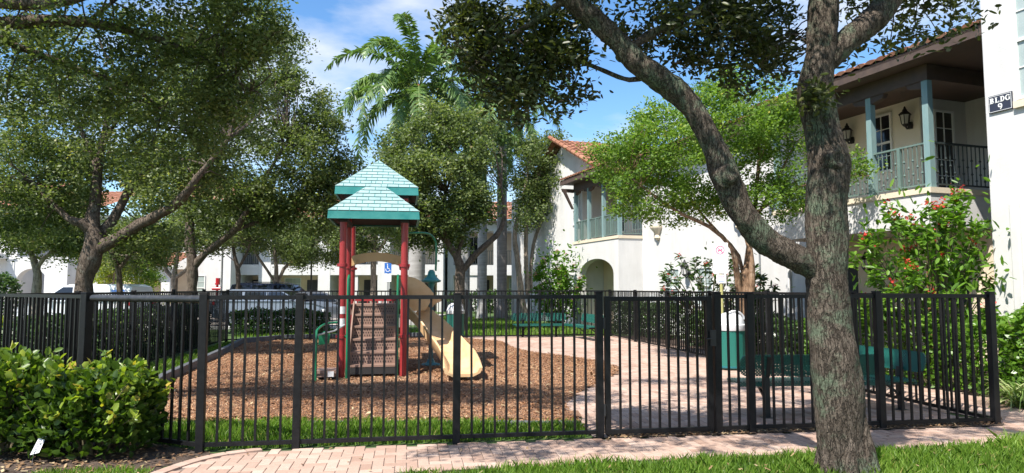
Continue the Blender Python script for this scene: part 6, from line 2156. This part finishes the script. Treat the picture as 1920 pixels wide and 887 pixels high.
# foreground bush: rounded mound of big glossy leaves
def mound(name, label, c, rx, ry, h, n, leaf, lm, seed, cat='bush', z0=0.05, rounded=True, tipn=0, group=None):
    rng = np.random.default_rng(seed)
    t = thing(name, label, cat, (c[0], c[1], 0), 0, group)
    d = unit(rng.normal(size=(n, 3)))
    d[:, 2] = np.abs(d[:, 2])
    rr = rng.uniform(0.35, 1, n) ** 0.4
    nz = np.array([mnoise.noise(Vector((x * 2.3 + seed, y * 2.3, z * 2.3))) for x, y, z in d])
    rr = rr * (1 + 0.22 * nz)
    bx_ = (1 / np.abs(d).max(1)) ** 0.55
    P = d * (rr * bx_)[:, None] * np.array([rx, ry, h * 0.74])
    P[:, 2] = z0 + h * 0.16 + P[:, 2]
    low = rng.uniform(size=n) < 0.25
    P[low, 2] *= rng.uniform(0.15, 1, low.sum())
    dirs = unit(d + np.array([0, 0, 0.35]))
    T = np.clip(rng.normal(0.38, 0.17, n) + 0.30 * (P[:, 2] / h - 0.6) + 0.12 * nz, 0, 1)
    m = MB()
    outer = np.where((rr > 0.85) & (P[:, 2] > h * 0.45))[0]
    for i in rng.permutation(outer)[:70]:
        p0 = P[i]
        dv = unit((d[i] + np.array([0, 0, 0.8]) + rng.normal(size=3) * 0.3)[None])[0]
        ln = rng.uniform(0.06, 0.22)
        m.tube([p0 - dv * 0.12, p0, p0 + dv * ln], [0.005, 0.004, 0.002], 4)
        kk = int(5 + ln * 40)
        q = p0 + dv * (ln * rng.uniform(-0.2, 1.05, kk))[:, None]
        P = np.concatenate([P, q])
        dirs = np.concatenate([dirs, unit(rng.normal(size=(kk, 3)) * 0.7 + dv)])
        T = np.concatenate([T, np.clip(rng.normal(0.72, 0.14, kk), 0, 1)])
    V, F, k = leaf_mesh(rng, P, leaf[0], leaf[1], 0.5, rounded=rounded, dirs=dirs, jit=0.6)
    raw_mesh('foliage', V, F, lm, t, np.repeat(T, k))
    for i in range(16):
        a = rng.uniform(0, 2 * PI)
        r2 = rng.uniform(0.4, 0.85)
        m.tube([(0.1 * math.cos(a), 0.1 * math.sin(a), 0), (rx * r2 * 0.6 * math.cos(a), ry * r2 * 0.6 * math.sin(a), h * 0.45), (rx * r2 * math.cos(a), ry * r2 * math.sin(a), h * 0.8)], [0.018, 0.012, 0.005], 5)
    m.build('stems', M['stem'], t)
    return t
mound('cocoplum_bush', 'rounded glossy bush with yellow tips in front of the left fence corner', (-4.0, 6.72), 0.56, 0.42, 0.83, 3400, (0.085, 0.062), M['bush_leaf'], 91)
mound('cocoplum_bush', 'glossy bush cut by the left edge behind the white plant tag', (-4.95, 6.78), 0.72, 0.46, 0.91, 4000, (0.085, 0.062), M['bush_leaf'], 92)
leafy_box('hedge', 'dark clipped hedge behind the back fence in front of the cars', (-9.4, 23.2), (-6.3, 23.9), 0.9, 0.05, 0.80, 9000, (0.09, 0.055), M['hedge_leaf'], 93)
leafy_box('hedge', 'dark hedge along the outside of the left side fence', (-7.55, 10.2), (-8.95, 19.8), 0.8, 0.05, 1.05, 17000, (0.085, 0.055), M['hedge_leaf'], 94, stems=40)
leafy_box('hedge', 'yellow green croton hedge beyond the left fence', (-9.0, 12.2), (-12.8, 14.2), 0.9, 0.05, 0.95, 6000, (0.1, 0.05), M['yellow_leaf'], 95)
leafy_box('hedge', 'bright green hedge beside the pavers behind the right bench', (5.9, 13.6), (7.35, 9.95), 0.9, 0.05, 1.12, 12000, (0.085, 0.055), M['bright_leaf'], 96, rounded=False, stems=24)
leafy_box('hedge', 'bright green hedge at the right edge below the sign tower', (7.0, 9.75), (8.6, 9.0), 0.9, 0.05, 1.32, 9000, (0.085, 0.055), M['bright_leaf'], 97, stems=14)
leafy_box('hedge', 'low clipped box hedge in front of the far arched porch', (3.75, 24.6), (5.0, 21.0), 0.8, 0.05, 1.05, 8000, (0.09, 0.055), M['hedge_leaf'], 98)
leafy_box('hedge', 'low mixed shrubs under the crape myrtle beyond the side fence', (5.1, 19.6), (6.0, 14.4), 0.8, 0.05, 0.9, 8500, (0.12, 0.05), M['hedge_leaf'], 99)
leafy_box('hedge', 'dark green foundation hedge below the far left house', (-30, 34.5), (-24.5, 34.0), 1.4, 0.05, 2.1, 7000, (0.2, 0.11), M['hedge_leaf'], 100)
leafy_box('hedge', 'low hedge along the far block behind the palms', (-4.0, 43.5), (5.0, 44.0), 1.0, 0.05, 1.3, 5000, (0.2, 0.11), M['hedge_leaf'], 101)
# whorled flowering shrubs
def whorl_shrub(name, label, base, spread, hmin, hmax, n, leaf, lm, fl_m, seed, fl_rate=0.6, depth=0.6, per=20, fill=0):
    rng = np.random.default_rng(seed)
    base = Vector(base)
    t = thing(name, label, 'shrub', base)
    m = MB()
    P, D, T = [], [], []
    FP = []
    for i in range(n):
        x = rng.uniform(-1, 1)
        z = hmin + (hmax - hmin) * rng.uniform() ** 0.8 * (1 - 0.35 * abs(x) ** 2)
        top = np.array([x * spread, rng.uniform(-1, 1) * depth, z])
        ctrl = np.array([top[0] * 0.45, top[1] * 0.4, z * 0.55])
        st0 = np.array([top[0] * 0.12, top[1] * 0.1, 0])
        q, r = smooth_path([st0, ctrl, top], [0.016, 0.011, 0.006], 0.25)
        m.tube(q, r, 5)
        k = int(per * rng.uniform(0.7, 1.3))
        a = rng.uniform(0, 2 * PI, k)
        dz = rng.uniform(-0.55, 0.7, k)
        d = np.stack([np.cos(a), np.sin(a), dz], 1)
        c = top + np.stack([np.zeros(k), np.zeros(k), rng.uniform(-0.22, 0.03, k)], 1)
        P.append(c)
        D.append(unit(d))
        T.append(np.clip(rng.normal(0.48, 0.2, k), 0, 1))
        if rng.uniform() < fl_rate:
            kk = 16
            FP.append(top + np.array([0, 0, 0.05]) + rng.normal(size=(kk, 3)) * 0.035)
    if fill:
        q = rng.normal(size=(fill, 3)) * np.array([spread * 0.5, depth * 0.6, (hmax - hmin) * 0.3]) + np.array([0, 0, (hmin + hmax) * 0.42])
        q[:, 2] = np.abs(q[:, 2])
        P.append(q)
        D.append(unit(rng.normal(size=(fill, 3)) + (0, 0, 0.3)))
        T.append(np.clip(rng.normal(0.4, 0.2, fill), 0, 1))
    m.build('stems', M['stem'], t, smooth=True)
    P, D, T = np.concatenate(P), np.concatenate(D), np.concatenate(T)
    V, F, k = leaf_mesh(rng, P, leaf[0], leaf[1], 0.8, rounded=True, dirs=D, jit=0.18)
    raw_mesh('foliage', V, F, lm, t, np.repeat(T, k))
    for fp in FP:
        V, F, k = leaf_mesh(rng, fp, 0.05, 0.04, 0.6)
        raw_mesh('flower', V, F, fl_m, t, rng.uniform(size=len(fp)))
    return t
whorl_shrub('jatropha_shrub', 'tall shrub with red flower clusters below the near balcony', (6.9, 11.3, 0), 1.15, 1.1, 3.15, 62, (0.15, 0.055), M['bright_leaf'], M['flower_red'], 111, 0.75, 0.6, 34, 1600)
whorl_shrub('jatropha_shrub', 'open shrub with dark leaf whorls against the blank white wall', (5.45, 19.2, 0), 1.25, 1.0, 2.75, 46, (0.17, 0.065), M['hedge_leaf'], M['flower_red'], 112, 0.35, 0.6, 20, 200)
whorl_shrub('jatropha_shrub', 'dark leafy shrub under the lantern left of the notice sign', (5.9, 16.9, 0), 0.65, 0.6, 2.0, 26, (0.17, 0.06), M['hedge_leaf'], M['flower_pink'], 113, 0.2, 0.5, 20, 200)
whorl_shrub('hibiscus_shrub', 'pink flowering hibiscus left of the arched porch', (1.85, 28.0, 0), 0.95, 0.6, 3.1, 60, (0.15, 0.09), M['bright_leaf'], M['flower_pink'], 114, 0.8, 0.7, 30, 1500)
whorl_shrub('croton_shrub', 'red tinged shrub beside the tiled entrance', (-20.6, 38.5, 0), 1.0, 0.5, 2.3, 20, (0.22, 0.08), M['yellow_leaf'], M['flower_red'], 115, 0.6, 0.6, 18, 300)
# strap-leaved clump at the right edge
def strap_clump(label, c, n, length, seed, m=None, name='spider_plant', group=None):
    rng = np.random.default_rng(seed)
    t = thing(name, label, 'plant', (c[0], c[1], 0), 0, group)
    V, F, T = [], [], []
    for i in range(n):
        a = rng.uniform(0, 2 * PI)
        e = R(rng.uniform(35, 85))
        p = np.array([rng.normal(0, 0.1), rng.normal(0, 0.1), 0.02])
        L = length * rng.uniform(0.6, 1.15)
        K = 7
        side = np.array([-math.sin(a), math.cos(a), 0])
        o = len(V)
        for k in range(K + 1):
            w = 0.014 * (1 - (k / K) ** 2 * 0.9)
            V.extend([p - side * w, p + side * w])
            p = p + (np.array([math.cos(a), math.sin(a), 0]) * math.cos(e) + np.array([0, 0, math.sin(e)])) * L / K
            e -= R(17)
        tt = np.clip(rng.normal(0.55, 0.25), 0, 1)
        for k in range(K):
            F.append((o + 2 * k, o + 2 * k + 1, o + 2 * k + 3, o + 2 * k + 2))
            T.append(tt)
    raw_mesh('leaves', np.array(V), np.array(F), m or M['strap_leaf'], t, np.array(T))
    return t
strap_clump('striped strap leaved plant at the right edge, nearest the path', (6.75, 9.15), 190, 0.75, 121, group='striped plants at the right edge')
strap_clump('striped strap leaved plant at the right edge, against the hedge', (7.35, 9.0), 170, 0.8, 122, group='striped plants at the right edge')
strap_clump('dark arching fern like plant under the crape myrtle', (5.9, 14.9), 120, 1.2, 123, M['hedge_leaf'])
strap_clump('dark arching palm clump before the far left house', (-27.0, 32.8), 110, 3.2, 124, M['hedge_leaf'])
